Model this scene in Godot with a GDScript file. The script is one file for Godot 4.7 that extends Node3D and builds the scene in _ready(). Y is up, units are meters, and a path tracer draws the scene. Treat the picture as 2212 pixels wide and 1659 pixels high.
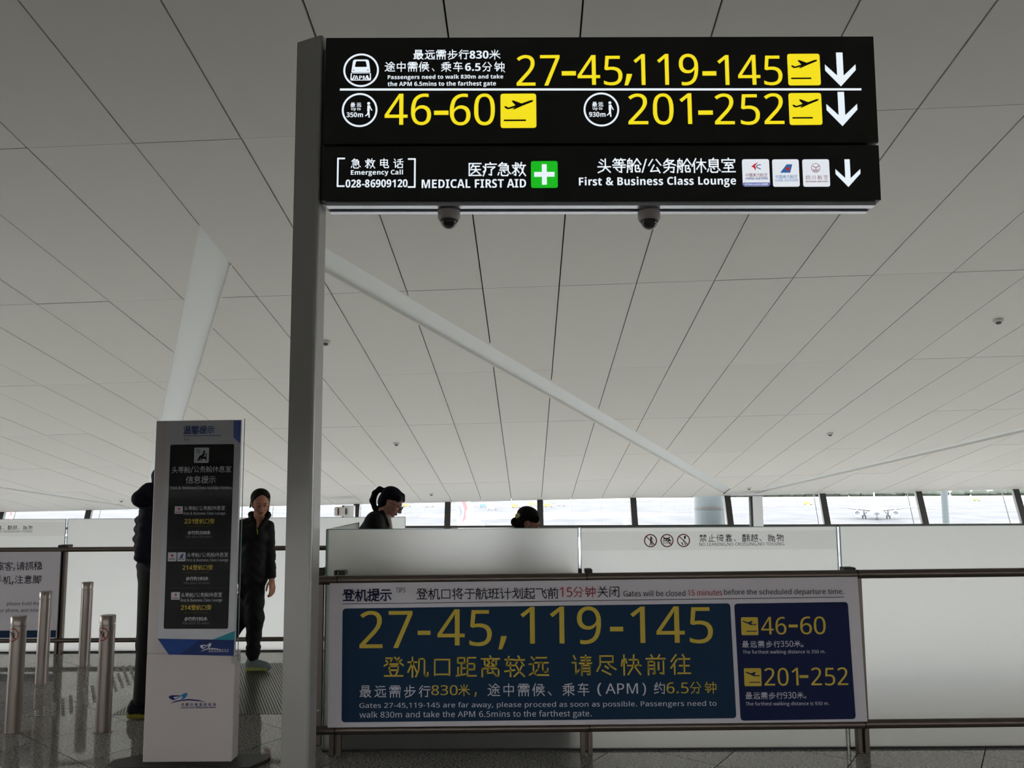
extends Node3D
# An airport mezzanine: a lit direction sign on a steel post, frosted guards with a hanging gate banner,
# a lounge notice totem, bollards, and a sloping panelled ceiling that runs down to a glazed wall over the apron.
# World axes: x to the right, y up, z towards the viewer. Points are written P(x, height, distance).

var M := {}
var made_names := {}
var rng := RandomNumberGenerator.new()
var sans: SystemFont
var sans_bold: SystemFont

# ceiling lattice: one step of k is one panel width, one step of r one panel length
const CEIL_O := Vector3(-0.613, 6.155, -4.724)
const CEIL_K := Vector3(1.198, 0.020, 0.065)
const CEIL_R := Vector3(0.081, -0.706, -4.574)
const CEIL_DOWN := Vector3(0.008, -0.988, 0.153)


func P(x: float, y: float, d: float) -> Vector3:
	return Vector3(x, y, -d)


func _ready() -> void:
	rng.seed = 7
	var cam := Camera3D.new()
	cam.name = "camera"
	cam.fov = 46.088
	cam.near = 0.05
	cam.far = 6000.0
	cam.position = P(0, 1.58, 0)
	cam.basis = Basis(Vector3.RIGHT, deg_to_rad(6.8)) * Basis(Vector3.BACK, deg_to_rad(-0.35))
	add_child(cam)
	cam.current = true
	var env := Environment.new()
	env.background_mode = Environment.BG_SKY
	var sky_mat := ProceduralSkyMaterial.new()
	sky_mat.sky_top_color = Color(0.965, 0.965, 0.965)
	sky_mat.sky_horizon_color = Color(0.975, 0.975, 0.97)
	sky_mat.sky_energy_multiplier = 7.0
	sky_mat.ground_bottom_color = Color(0.5, 0.5, 0.5)
	sky_mat.ground_horizon_color = Color(0.6, 0.6, 0.6)
	env.sky = Sky.new()
	env.sky.sky_material = sky_mat
	env.tonemap_mode = Environment.TONE_MAPPER_LINEAR
	env.tonemap_exposure = 0.148
	env.sdfgi_enabled = true
	env.ssao_enabled = true
	env.ssil_enabled = true
	var we := WorldEnvironment.new()
	we.name = "world_environment"
	we.environment = env
	add_child(we)
	make_materials()
	build_shell()
	build_ceiling()
	build_floor()
	build_facade()
	build_sign()
	build_totem()
	build_near_guard()
	build_far_guard()
	build_counter()
	build_bollards()
	build_landing_plate()
	build_detectors()
	build_people()
	build_outside()


# ---------------------------------------------------------------- materials
func mat(name: String, c: Color, rough := 0.7, metal := 0.0) -> StandardMaterial3D:
	var m := StandardMaterial3D.new()
	m.resource_name = name
	m.albedo_color = c
	m.roughness = rough
	m.metallic = metal
	M[name] = m
	return m


func glow(name: String, c: Color, e: float) -> StandardMaterial3D:
	var m := mat(name, c * 0.6, 0.4)
	m.emission_enabled = true
	m.emission = c
	m.emission_energy_multiplier = e
	return m


func noise_tex(freq: float, ramp: Array, size := 512, kind := FastNoiseLite.TYPE_SIMPLEX_SMOOTH, octaves := 3, seed_no := 1) -> NoiseTexture2D:
	var n := FastNoiseLite.new()
	n.seed = seed_no
	n.noise_type = kind
	n.frequency = freq
	n.fractal_octaves = octaves
	var t := NoiseTexture2D.new()
	t.width = size
	t.height = size
	t.seamless = true
	t.noise = n
	var g := Gradient.new()
	var offs := PackedFloat32Array()
	var cols := PackedColorArray()
	for q in ramp:
		offs.append(q[0])
		cols.append(q[1])
	g.offsets = offs
	g.colors = cols
	t.color_ramp = g
	return t


func triplanar(m: StandardMaterial3D, scale: float) -> void:
	m.uv1_triplanar = true
	m.uv1_world_triplanar = true
	m.uv1_scale = Vector3.ONE * scale


func grey(v: float, w := 0.0) -> Color:
	return Color(v + w, v, v - w)


func make_materials() -> void:
	sans = SystemFont.new()
	sans.font_names = PackedStringArray(["Droid Sans"])
	sans_bold = SystemFont.new()
	sans_bold.font_names = PackedStringArray(["Droid Sans"])
	sans_bold.font_weight = 700
	# lit sign faces
	glow("lit_white", Color(0.93, 0.97, 1.0), 6.3)
	glow("lit_yellow", Color(1.0, 0.92, 0.12), 5.9)
	glow("lit_green", Color(0.10, 0.80, 0.13), 5.0)
	glow("lit_logo", Color(0.95, 0.97, 1.0), 5.4)
	glow("lit_violet", Color(0.42, 0.45, 0.80), 3.8)
	glow("lit_maroon", Color(0.52, 0.16, 0.28), 4.0)
	glow("lit_red", Color(0.85, 0.16, 0.20), 4.5)
	glow("lit_navy", Color(0.22, 0.28, 0.58), 4.0)
	glow("lit_blue", Color(0.20, 0.45, 0.72), 4.5)
	mat("sign_black", Color(0.045, 0.047, 0.05), 0.55)
	mat("print_maroon", Color(0.45, 0.10, 0.22), 0.6)
	mat("print_red", Color(0.80, 0.10, 0.16), 0.6)
	mat("print_navy", Color(0.16, 0.20, 0.45), 0.6)
	# printed inks
	mat("ink_dark", Color(0.13, 0.12, 0.16), 0.6)
	mat("ink_navy", Color(0.10, 0.13, 0.26), 0.6)
	mat("ink_red", Color(0.66, 0.15, 0.22), 0.6)
	mat("ink_yellow", Color(0.82, 0.72, 0.30), 0.75)
	mat("ink_white", Color(0.86, 0.86, 0.90), 0.6)
	mat("ink_grey", Color(0.48, 0.48, 0.50), 0.6)
	mat("ink_dim", Color(0.36, 0.33, 0.17), 0.6)
	mat("ink_slate", Color(0.36, 0.42, 0.68), 0.6)
	mat("ink_indigo", Color(0.13, 0.12, 0.42), 0.6)
	mat("ink_cyan", Color(0.16, 0.48, 0.72), 0.6)
	mat("ink_teal", Color(0.16, 0.55, 0.62), 0.55)
	mat("print_panel_blue", Color(0.10, 0.20, 0.30), 0.75)
	mat("print_panel_indigo", Color(0.10, 0.14, 0.28), 0.75)
	mat("print_panel_black", Color(0.075, 0.075, 0.08), 0.5)
	mat("print_royal", Color(0.06, 0.16, 0.42), 0.45)
	mat("print_royal_light", Color(0.07, 0.25, 0.56), 0.45)
	mat("sticker_red", Color(0.55, 0.16, 0.16), 0.6)
	mat("ring_maroon", Color(0.50, 0.12, 0.20), 0.6)
	for n in M:
		if (n as String).begins_with("ink") or (n as String).begins_with("print"):
			M[n].metallic_specular = 0.3
	# fabric and boards
	mat("banner_vinyl", Color(0.86, 0.84, 0.87), 0.62)
	mat("totem_white", Color(0.80, 0.765, 0.76), 0.42)
	mat("poster_white", Color(0.80, 0.80, 0.83), 0.35)
	mat("icon_grey", Color(0.80, 0.82, 0.84), 0.5)
	mat("plate_black", Color(0.055, 0.06, 0.065), 0.5)
	# metals
	var st := mat("post_metal", Color(0.66, 0.655, 0.645), 0.40, 0.15)
	st.roughness_texture = noise_tex(0.02, [[0.0, grey(0.75)], [1.0, grey(1.0)]], 256)
	triplanar(st, 0.8)
	mat("rail_steel", Color(0.40, 0.36, 0.335), 0.38, 0.8)
	mat("bollard_steel", Color(0.56, 0.52, 0.50), 0.34, 0.7)
	mat("clamp_dark", Color(0.16, 0.155, 0.15), 0.5, 0.4)
	mat("channel_metal", Color(0.72, 0.73, 0.75), 0.3, 0.9)
	mat("frame_black", Color(0.05, 0.055, 0.055), 0.5)
	mat("frame_dark", Color(0.17, 0.17, 0.17), 0.5)
	mat("bolt", Color(0.7, 0.7, 0.68), 0.35, 0.8)
	# glass
	var fr := mat("frosted_glass", Color(1.0, 1.0, 0.985, 0.0), 0.53)
	fr.transparency = BaseMaterial3D.TRANSPARENCY_ALPHA
	fr.refraction_enabled = true
	fr.refraction_scale = 0.05
	var fb := mat("notice_film", Color(0.80, 0.79, 0.76, 0.14), 0.55)
	fb.transparency = BaseMaterial3D.TRANSPARENCY_ALPHA
	mat("glass_edge", Color(0.35, 0.52, 0.49), 0.15)
	var gl := mat("window_glass", Color(0.95, 0.98, 0.98, 0.06), 0.0)
	gl.transparency = BaseMaterial3D.TRANSPARENCY_ALPHA
	var ac := mat("acrylic", Color(0.95, 0.98, 0.97, 0.006), 0.02)
	ac.transparency = BaseMaterial3D.TRANSPARENCY_ALPHA
	ac.metallic_specular = 0.06
	var dome := mat("smoked_dome", Color(0.02, 0.02, 0.02, 0.72), 0.03)
	dome.transparency = BaseMaterial3D.TRANSPARENCY_ALPHA
	# ceiling
	for i in 4:
		var v: float = [0.880, 0.868, 0.889, 0.874][i]
		mat("ceiling_panel_%d" % i, Color(v + 0.002, v - 0.006, v - 0.028), 0.62)
	mat("ceiling_void", grey(0.16), 0.9)
	var mem := mat("membrane", Color(0.955, 0.97, 0.97), 0.42)
	mem.heightmap_enabled = true
	mem.heightmap_texture = noise_tex(0.01, [[0.0, grey(0.2)], [1.0, grey(0.8)]], 256)
	mem.heightmap_scale = 0.8
	triplanar(mem, 0.5)
	mat("wall_white", Color(0.85, 0.85, 0.83), 0.8)
	# granite
	var spk := [[0.0, Color(0.38, 0.375, 0.36)], [0.36, Color(0.48, 0.475, 0.46)], [0.46, Color(0.68, 0.675, 0.655)], [0.60, Color(0.76, 0.755, 0.735)], [1.0, Color(0.85, 0.845, 0.82)]]
	var spk_tex := noise_tex(0.055, spk, 1024, FastNoiseLite.TYPE_SIMPLEX_SMOOTH, 3, 4)
	for i in 3:
		var g := mat("granite_%d" % i, grey([0.97, 1.0, 0.93][i]), 0.055)
		g.albedo_texture = spk_tex
		g.roughness_texture = noise_tex(0.012, [[0.0, grey(0.7)], [1.0, grey(1.0)]], 256, FastNoiseLite.TYPE_SIMPLEX_SMOOTH, 3, 9 + i)
		triplanar(g, 0.85)
		g.uv1_offset = Vector3(0.31 * i, 0.17 * i, 0.57 * i)
	mat("grout", Color(0.20, 0.195, 0.185), 0.8)
	mat("lower_floor", Color(0.87, 0.87, 0.855), 0.3)
	mat("stud_steel", Color(0.60, 0.59, 0.57), 0.3, 0.6)
	mat("plate_steel", Color(0.50, 0.50, 0.48), 0.32, 0.6)
	mat("plate_groove", Color(0.20, 0.20, 0.20), 0.7)
	mat("detector_white", Color(0.80, 0.79, 0.77), 0.6)
	mat("detector_dark", Color(0.25, 0.25, 0.25), 0.6)
	mat("camera_grey", Color(0.70, 0.67, 0.66), 0.45)
	mat("counter_grey", Color(0.46, 0.46, 0.46), 0.6)
	# people
	var pm := mat("person_surface", Color(1, 1, 1), 0.75)
	pm.vertex_color_use_as_albedo = true
	pm.metallic_specular = 0.28
	# outside
	var ap := mat("apron_concrete", Color(1, 1, 1), 0.8)
	ap.albedo_texture = noise_tex(0.012, [[0.0, Color(0.155, 0.17, 0.19)], [0.45, Color(0.215, 0.225, 0.24)], [1.0, Color(0.255, 0.255, 0.265)]], 1024, FastNoiseLite.TYPE_SIMPLEX_SMOOTH, 5, 3)
	ap.metallic_specular = 0.15
	triplanar(ap, 0.006)
	ap.uv1_scale = Vector3(0.006, 0.006, 0.0025)
	mat("taxiway_dark", Color(0.345, 0.355, 0.37), 0.85)
	mat("grass", Color(0.28, 0.29, 0.22), 0.95)
	mat("tree_far", Color(0.15, 0.18, 0.15), 1.0)
	mat("aircraft_white", Color(0.86, 0.87, 0.89), 0.4)
	mat("aircraft_grey", Color(0.40, 0.42, 0.45), 0.5)
	mat("aircraft_dark", Color(0.10, 0.12, 0.15), 0.5)
	mat("tail_red", Color(0.76, 0.11, 0.14), 0.5)
	mat("tail_blue", Color(0.12, 0.20, 0.50), 0.5)
	mat("column_blue", Color(0.17, 0.21, 0.225), 0.6)
	mat("column_white", Color(0.85, 0.86, 0.87), 0.6)
	mat("vehicle_white", Color(0.85, 0.85, 0.86), 0.5)
	mat("vehicle_orange", Color(0.78, 0.40, 0.22), 0.6)
	mat("vehicle_yellow", Color(0.82, 0.70, 0.22), 0.6)
	mat("vehicle_blue", Color(0.26, 0.38, 0.60), 0.6)


# ---------------------------------------------------------------- mesh helpers
func begin() -> SurfaceTool:
	var st := SurfaceTool.new()
	st.begin(Mesh.PRIMITIVE_TRIANGLES)
	st.set_smooth_group(-1)
	return st


func tri(st: SurfaceTool, a: Vector3, b: Vector3, c: Vector3, out: Vector3) -> void:
	if (b - a).cross(c - a).dot(out) > 0.0:
		var s := b
		b = c
		c = s
	st.add_vertex(a)
	st.add_vertex(b)
	st.add_vertex(c)


func quad(st: SurfaceTool, a: Vector3, b: Vector3, c: Vector3, d: Vector3, out: Vector3) -> void:
	tri(st, a, b, c, out)
	tri(st, a, c, d, out)


# box between two corners with chamfered edges, turned by basis round its centre
func box(st: SurfaceTool, lo: Vector3, hi: Vector3, bev := 0.0, turn := Basis.IDENTITY) -> void:
	var c := (lo + hi) * 0.5
	var h := (hi - lo).abs() * 0.5
	bev = minf(bev, minf(h.x, minf(h.y, h.z)) * 0.9)
	if bev <= 0.0:
		for ax in 3:
			for s in [-1.0, 1.0]:
				var q := []
				for uv in [[-1.0, -1.0], [1.0, -1.0], [1.0, 1.0], [-1.0, 1.0]]:
					var v := Vector3.ZERO
					v[ax] = s * h[ax]
					v[(ax + 1) % 3] = uv[0] * h[(ax + 1) % 3]
					v[(ax + 2) % 3] = uv[1] * h[(ax + 2) % 3]
					q.append(c + turn * v)
				var o := Vector3.ZERO
				o[ax] = s
				quad(st, q[0], q[1], q[2], q[3], turn * o)
		return
	var cv := {}
	for sx in [-1, 1]:
		for sy in [-1, 1]:
			for sz in [-1, 1]:
				var sg := Vector3(sx, sy, sz)
				for ax in 3:
					var v := sg * (h - Vector3.ONE * bev)
					v[ax] = sg[ax] * h[ax]
					cv[[sx, sy, sz, ax]] = c + turn * v
	for ax in 3:
		for s in [-1, 1]:
			var q := []
			for uv in [[-1, -1], [1, -1], [1, 1], [-1, 1]]:
				var k := [0, 0, 0, ax]
				k[ax] = s
				k[(ax + 1) % 3] = uv[0]
				k[(ax + 2) % 3] = uv[1]
				q.append(cv[k])
			var o := Vector3.ZERO
			o[ax] = s
			quad(st, q[0], q[1], q[2], q[3], turn * o)
	for ax in 3:
		var i := (ax + 1) % 3
		var j := (ax + 2) % 3
		for si in [-1, 1]:
			for sj in [-1, 1]:
				var q := []
				for t in [[-1, i], [1, i], [1, j], [-1, j]]:
					var k := [0, 0, 0, t[1]]
					k[ax] = t[0]
					k[i] = si
					k[j] = sj
					q.append(cv[k])
				var o := Vector3.ZERO
				o[i] = si
				o[j] = sj
				quad(st, q[0], q[1], q[2], q[3], turn * o)
	for sx in [-1, 1]:
		for sy in [-1, 1]:
			for sz in [-1, 1]:
				tri(st, cv[[sx, sy, sz, 0]], cv[[sx, sy, sz, 1]], cv[[sx, sy, sz, 2]], turn * Vector3(sx, sy, sz))


# a polygon lying in the plane o + x*ax + y*ay, pulled out along "pull" (front face at the pulled end)
func slab(st: SurfaceTool, poly: PackedVector2Array, o: Vector3, ax: Vector3, ay: Vector3, pull: Vector3, back := true) -> void:
	var idx := Geometry2D.triangulate_polygon(poly)
	var n := poly.size()
	for t in range(0, idx.size(), 3):
		var a := o + ax * poly[idx[t]].x + ay * poly[idx[t]].y
		var b := o + ax * poly[idx[t + 1]].x + ay * poly[idx[t + 1]].y
		var c := o + ax * poly[idx[t + 2]].x + ay * poly[idx[t + 2]].y
		tri(st, a + pull, b + pull, c + pull, pull)
		if back:
			tri(st, a, b, c, -pull)
	if not back:
		return
	var ccw := not Geometry2D.is_polygon_clockwise(poly)
	for i in n:
		var p := poly[i]
		var q := poly[(i + 1) % n]
		var e := q - p
		var out2 := Vector2(e.y, -e.x) * (1.0 if ccw else -1.0)
		var a := o + ax * p.x + ay * p.y
		var b := o + ax * q.x + ay * q.y
		quad(st, a, b, b + pull, a + pull, ax * out2.x + ay * out2.y)


# printed or lit shape on an upright face: x, y in metres, thickness 1.5 mm towards the viewer
func flat(st: SurfaceTool, poly: PackedVector2Array, d: float, lift := 0.0015) -> void:
	slab(st, poly, P(0, 0, d), Vector3.RIGHT, Vector3.UP, Vector3(0, 0, lift))


func rect(x0: float, y0: float, x1: float, y1: float) -> PackedVector2Array:
	return PackedVector2Array([Vector2(x0, y0), Vector2(x1, y0), Vector2(x1, y1), Vector2(x0, y1)])


func round_rect(x0: float, y0: float, x1: float, y1: float, r: float) -> PackedVector2Array:
	return round_quad([Vector2(minf(x0, x1), minf(y0, y1)), Vector2(maxf(x0, x1), minf(y0, y1)), Vector2(maxf(x0, x1), maxf(y0, y1)), Vector2(minf(x0, x1), maxf(y0, y1))], r)


func round_quad(c: Array, r: float) -> PackedVector2Array:
	var out := PackedVector2Array()
	for i in c.size():
		var p: Vector2 = c[i]
		var a: Vector2 = (c[(i + c.size() - 1) % c.size()] - p).normalized() * r
		var b: Vector2 = (c[(i + 1) % c.size()] - p).normalized() * r
		for k in 6:
			var t := k / 5.0
			out.append((p + a) * (1 - t) * (1 - t) + p * 2 * t * (1 - t) + (p + b) * t * t)
	return out


func ellipse(cx: float, cy: float, rx: float, ry: float, n := 36) -> PackedVector2Array:
	var out := PackedVector2Array()
	for i in n:
		var t := TAU * i / n
		out.append(Vector2(cx + rx * cos(t), cy + ry * sin(t)))
	return out


func ring(st: SurfaceTool, cx: float, cy: float, rx: float, ry: float, w: float, d: float, n := 48) -> void:
	for i in n:
		var a := TAU * i / n
		var b := TAU * (i + 1) / n
		var q := PackedVector2Array([Vector2(cx + rx * cos(a), cy + ry * sin(a)), Vector2(cx + rx * cos(b), cy + ry * sin(b)), Vector2(cx + (rx - w) * cos(b), cy + (ry - w) * sin(b)), Vector2(cx + (rx - w) * cos(a), cy + (ry - w) * sin(a))])
		flat(st, q, d)


func line2(st: SurfaceTool, pts: Array, w: float, d: float, ext := 0.3) -> void:
	for i in pts.size() - 1:
		var a: Vector2 = pts[i]
		var b: Vector2 = pts[i + 1]
		var t := (b - a).normalized()
		var n := Vector2(-t.y, t.x) * w * 0.5
		a -= t * w * ext
		b += t * w * ext
		var z := -d + 0.0015
		quad(st, Vector3(a.x + n.x, a.y + n.y, z), Vector3(b.x + n.x, b.y + n.y, z), Vector3(b.x - n.x, b.y - n.y, z), Vector3(a.x - n.x, a.y - n.y, z), Vector3.BACK)


func tube(st: SurfaceTool, pts: Array, r: float, n := 14, caps := true) -> void:
	st.set_smooth_group(1)
	var rings := []
	for i in pts.size():
		var p: Vector3 = pts[i]
		var t: Vector3
		if i == 0:
			t = pts[1] - p
		elif i == pts.size() - 1:
			t = p - pts[i - 1]
		else:
			t = (pts[i + 1] - p).normalized() + (p - pts[i - 1]).normalized()
		t = t.normalized()
		var u := t.cross(Vector3.UP if absf(t.y) < 0.9 else Vector3.RIGHT).normalized()
		var v := t.cross(u)
		var rg := []
		for k in n:
			var a := TAU * k / n
			rg.append(p + (u * cos(a) + v * sin(a)) * r)
		rings.append(rg)
	for i in rings.size() - 1:
		for k in n:
			var c: Vector3 = pts[i]
			var a: Vector3 = rings[i][k]
			var b: Vector3 = rings[i][(k + 1) % n]
			quad(st, a, b, rings[i + 1][(k + 1) % n], rings[i + 1][k], (a + b) * 0.5 - c)
	st.set_smooth_group(-1)
	if caps:
		for e in [0, rings.size() - 1]:
			var c: Vector3 = pts[e]
			var o: Vector3 = c - pts[1 if e == 0 else e - 1]
			for k in n:
				tri(st, c, rings[e][k], rings[e][(k + 1) % n], o)


# profile of (radius, along) pairs turned round the axis "up" through o
func lathe(st: SurfaceTool, prof: Array, o: Vector3, up := Vector3.UP, n := 28, smooth := true) -> void:
	var u := up.cross(Vector3.RIGHT if absf(up.x) < 0.9 else Vector3.UP).normalized()
	var v := up.cross(u).normalized()
	st.set_smooth_group(1 if smooth else -1)
	for i in prof.size() - 1:
		var p: Vector2 = prof[i]
		var q: Vector2 = prof[i + 1]
		if smooth and i > 0:
			var before: Vector2 = (p - prof[i - 1]).normalized()
			if before.dot((q - p).normalized()) < 0.72:
				st.set_smooth_group(2 + i)
		for k in n:
			var a := TAU * k / n
			var b := TAU * (k + 1) / n
			var da := u * cos(a) + v * sin(a)
			var db := u * cos(b) + v * sin(b)
			var e := q - p
			var out := (da + db) * 0.5 * e.y - up * e.x
			var A := o + da * p.x + up * p.y
			var B := o + db * p.x + up * p.y
			var C := o + db * q.x + up * q.y
			var D := o + da * q.x + up * q.y
			if p.x < 1e-5:
				tri(st, A, C, D, out)
			elif q.x < 1e-5:
				tri(st, A, B, C, out)
			else:
				quad(st, A, B, C, D, out)
	st.set_smooth_group(-1)


# ---------------------------------------------------------------- scene helpers
func numbered(n: String) -> String:
	made_names[n] = made_names.get(n, -1) + 1
	return n if made_names[n] == 0 else "%s_%03d" % [n, made_names[n]]


func base_of(p: Node) -> Vector3:
	var v := Vector3.ZERO
	while p != self:
		v += (p as Node3D).position
		p = p.get_parent()
	return v


func commit(st: SurfaceTool, off := Vector3.ZERO) -> ArrayMesh:
	st.generate_normals()
	var m := st.commit()
	if off == Vector3.ZERO:
		return m
	var arr := m.surface_get_arrays(0)
	var vs: PackedVector3Array = arr[Mesh.ARRAY_VERTEX]
	for i in vs.size():
		vs[i] -= off
	arr[Mesh.ARRAY_VERTEX] = vs
	var r := ArrayMesh.new()
	r.add_surface_from_arrays(Mesh.PRIMITIVE_TRIANGLES, arr)
	return r


func obj(called: String, st: SurfaceTool, material: String, parent: Node = self, at := Vector3.ZERO) -> MeshInstance3D:
	var o := MeshInstance3D.new()
	var b := base_of(parent)
	o.mesh = commit(st, b + at)
	o.material_override = M[material]
	o.name = numbered(called) if parent == self else called
	parent.add_child(o, true)
	o.position = at
	return o


func share(called: String, mesh: Mesh, material: String, parent: Node, at: Vector3) -> MeshInstance3D:
	var o := MeshInstance3D.new()
	o.mesh = mesh
	o.material_override = M[material]
	o.name = called
	parent.add_child(o, true)
	o.position = at - base_of(parent)
	return o


func thing(called: String, label: String, category: String, at := Vector3.ZERO, group := "") -> Node3D:
	var o := Node3D.new()
	o.name = numbered(called)
	add_child(o)
	o.position = at
	tag(o, label, category, group)
	return o


func tag(o: Node, label: String, category: String, group := "") -> void:
	o.set_meta("label", label)
	o.set_meta("category", category)
	if group:
		o.set_meta("group", group)


func setting(called: String, at := Vector3.ZERO) -> Node3D:
	var o := Node3D.new()
	o.name = numbered(called)
	add_child(o)
	o.position = at
	o.set_meta("kind", "structure")
	return o


# ---------------------------------------------------------------- lettering
# Latin text comes from TextMesh; Chinese characters are drawn stroke by stroke from GLYPHS.
func latin(st: SurfaceTool, text: String, x0: float, y0: float, x1: float, y1: float, d: float, bold: bool) -> void:
	var t := TextMesh.new()
	t.font = sans_bold if bold else sans
	t.font_size = 64
	t.pixel_size = 0.01
	t.depth = 0.0
	t.curve_step = 1.0
	t.text = text
	var arr := t.get_mesh_arrays()
	var v: PackedVector3Array = arr[Mesh.ARRAY_VERTEX]
	var ix: PackedInt32Array = arr[Mesh.ARRAY_INDEX]
	var lo := v[0]
	var hi := v[0]
	for p in v:
		lo = lo.min(p)
		hi = hi.max(p)
	var s := Vector3((x1 - x0) / (hi.x - lo.x), (y0 - y1) / (hi.y - lo.y), 1)
	for i in range(0, ix.size(), 3):
		var q := []
		for k in 3:
			var p := v[ix[i + k]]
			q.append(Vector3(x0 + (p.x - lo.x) * s.x, y1 + (p.y - lo.y) * s.y, -d + 0.0015))
		tri(st, q[0], q[1], q[2], Vector3.BACK)


func strokes_of(ch: String, x: float, y: float, w: float, h: float, out: Array) -> void:
	for part in (GLYPHS[ch] as String).split(";"):
		part = part.strip_edges()
		if part.begins_with("@"):
			var f := part.substr(2).strip_edges().split_floats(" ")
			strokes_of(part[1], x + f[0] * w / 100, y + f[1] * h / 100, f[2] * w / 100, f[3] * h / 100, out)
		else:
			var f := part.split_floats(" ")
			var s := []
			for i in range(0, f.size() - 1, 2):
				s.append(Vector2(x + f[i] * w / 100, y + f[i + 1] * h / 100))
			out.append(s)


func hanzi(st: SurfaceTool, text: String, x0: float, y0: float, x1: float, y1: float, d: float, bold: bool, weight := 0.080) -> void:
	var n := text.length()
	var h := y0 - y1
	var w := x1 - x0
	if n > 1:
		w = minf(h, (x1 - x0) / n * 0.97)
	var step := (x1 - x0 - w) / maxf(1, n - 1)
	var lw := minf(w, h) * (0.115 if bold else weight)
	for i in n:
		var out := []
		strokes_of(text[i], 0, 0, w, h, out)
		for s in out:
			var pts := []
			for p in s:
				pts.append(Vector2(x0 + i * step + p.x, y0 - p.y))
			line2(st, pts, lw, d, 0.42)


func say(parent: Node, row: Array, d: float) -> void:
	var text: String = row[0]
	var ink: String = row[5]
	var bold := ink.ends_with("*")
	if bold:
		ink = ink.left(-1)
	var weight := 0.094 if ink == "lit_white" else 0.080
	var h: float = row[2] - row[4]
	var n := text.length()
	var wide: float = (row[3] - row[1]) / n
	if text.unicode_at(0) > 0x2E80:
		if n > 1 and wide > h * 1.08:
			# widely spaced characters stand as parts of their own
			for i in n:
				var x: float = row[1] + (row[3] - row[1] - h) / (n - 1) * i
				var one := begin()
				hanzi(one, text[i], x, row[2], x + h, row[4], d, bold, weight)
				obj("character", one, ink, parent)
			return
		var st := begin()
		hanzi(st, text, row[1], row[2], row[3], row[4], d, bold, weight)
		obj("lettering", st, ink, parent)
		return
	var st := begin()
	latin(st, text, row[1], row[2], row[3], row[4], d, bold)
	if n < 2 or n > 4:
		obj("lettering", st, ink, parent)
		return
	# short groups of figures: one part for each figure, told apart by the gaps between them
	var vs: PackedVector3Array = st.commit_to_arrays()[Mesh.ARRAY_VERTEX]
	var tris := []
	for i in range(0, vs.size(), 3):
		tris.append([minf(vs[i].x, minf(vs[i + 1].x, vs[i + 2].x)), maxf(vs[i].x, maxf(vs[i + 1].x, vs[i + 2].x)), i])
	tris.sort_custom(func(p, q): return p[0] < q[0])
	var one := begin()
	var reach: float = tris[0][1]
	for t in tris:
		if t[0] > reach + 0.0002:
			obj("character", one, ink, parent)
			one = begin()
		reach = maxf(reach, t[1])
		for k in 3:
			one.add_vertex(vs[t[2] + k])
	obj("character", one, ink, parent)


# ---------------------------------------------------------------- room
func beam(st: SurfaceTool, a: Vector3, b: Vector3, w: float, h: float, side := Vector3.RIGHT, bev := 0.0) -> void:
	var t := (b - a).normalized()
	var u := (side - t * side.dot(t)).normalized()
	var v := t.cross(u)
	var l := (b - a).length()
	box(st, (a + b) * 0.5 - Vector3(w, l, h) * 0.5, (a + b) * 0.5 + Vector3(w, l, h) * 0.5, bev, Basis(u, t, v))


func build_shell() -> void:
	# both side walls carry an added unseen window placed to brighten ceiling and barriers
	var st := begin()
	var n := 0
	for sx in [-1.0, 1.0]:
		st = begin()
		for q in [[-8.0, -4.6, -22.6, 38.4], [3.9, 11.5, -22.6, 38.4], [-4.6, 3.9, -22.6, -1.143], [-4.6, 3.9, 20.7, 38.4], [-4.6, 0.9, -1.143, 9.5]]:
			box(st, P(sx * 30.0, q[0], q[2]), P(sx * 30.6, q[1], q[3]))
		var sw := obj("wall_left" if sx < 0.0 else "wall_right", st, "wall_white")
		sw.set_meta("kind", "structure")
		n += 1
		var win := setting("window_%d" % (n + 2), P(sx * 30.3, 0.9, 15.0))  # unseen, added so that sky light reaches the ceiling and frosted glass
		for i in 7:
			var d0 := -1.143 + i * 3.643
			var y0 := 0.9 if d0 < 9.0 else -4.6
			st = begin()
			box(st, P(sx * 30.2, y0, d0 - 0.1), P(sx * 30.4, 3.9, d0 + 0.1))
			obj("mullion", st, "frame_black", win)
			if i < 6:
				st = begin()
				quad(st, P(sx * 30.3, y0, d0 + 0.1), P(sx * 30.3, y0, d0 + 3.543), P(sx * 30.3, 3.9, d0 + 3.543), P(sx * 30.3, 3.9, d0 + 0.1), Vector3(-sx, 0, 0))
				obj("pane", st, "window_glass", win)
	var w: MeshInstance3D
	# unseen rear glazing added for fill light, between a parapet and a deep head
	st = begin()
	box(st, P(-30.6, -8.0, -22.0), P(30.6, 0.9, -22.4))
	box(st, P(-30.6, 1.85, -22.0), P(30.6, 11.5, -22.4))
	w = obj("wall_back", st, "wall_white")
	w.set_meta("kind", "structure")
	var rear := setting("window_1", P(0, 0.9, -22.2))
	for i in 16:
		st = begin()
		var x := -30.0 + i * 4.0
		box(st, P(x - 0.1, 0.9, -22.1), P(x + 0.1, 1.85, -22.3))
		obj("mullion", st, "frame_dark", rear)
		if i < 15:
			st = begin()
			quad(st, P(x + 0.1, 0.9, -22.2), P(x + 3.9, 0.9, -22.2), P(x + 3.9, 1.85, -22.2), P(x + 0.1, 1.85, -22.2), Vector3.FORWARD)
			obj("pane", st, "window_glass", rear)


func ceil_at(k: float, r: float, lift := 0.0) -> Vector3:
	return CEIL_O + CEIL_K * k + CEIL_R * r - CEIL_DOWN * lift


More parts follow.
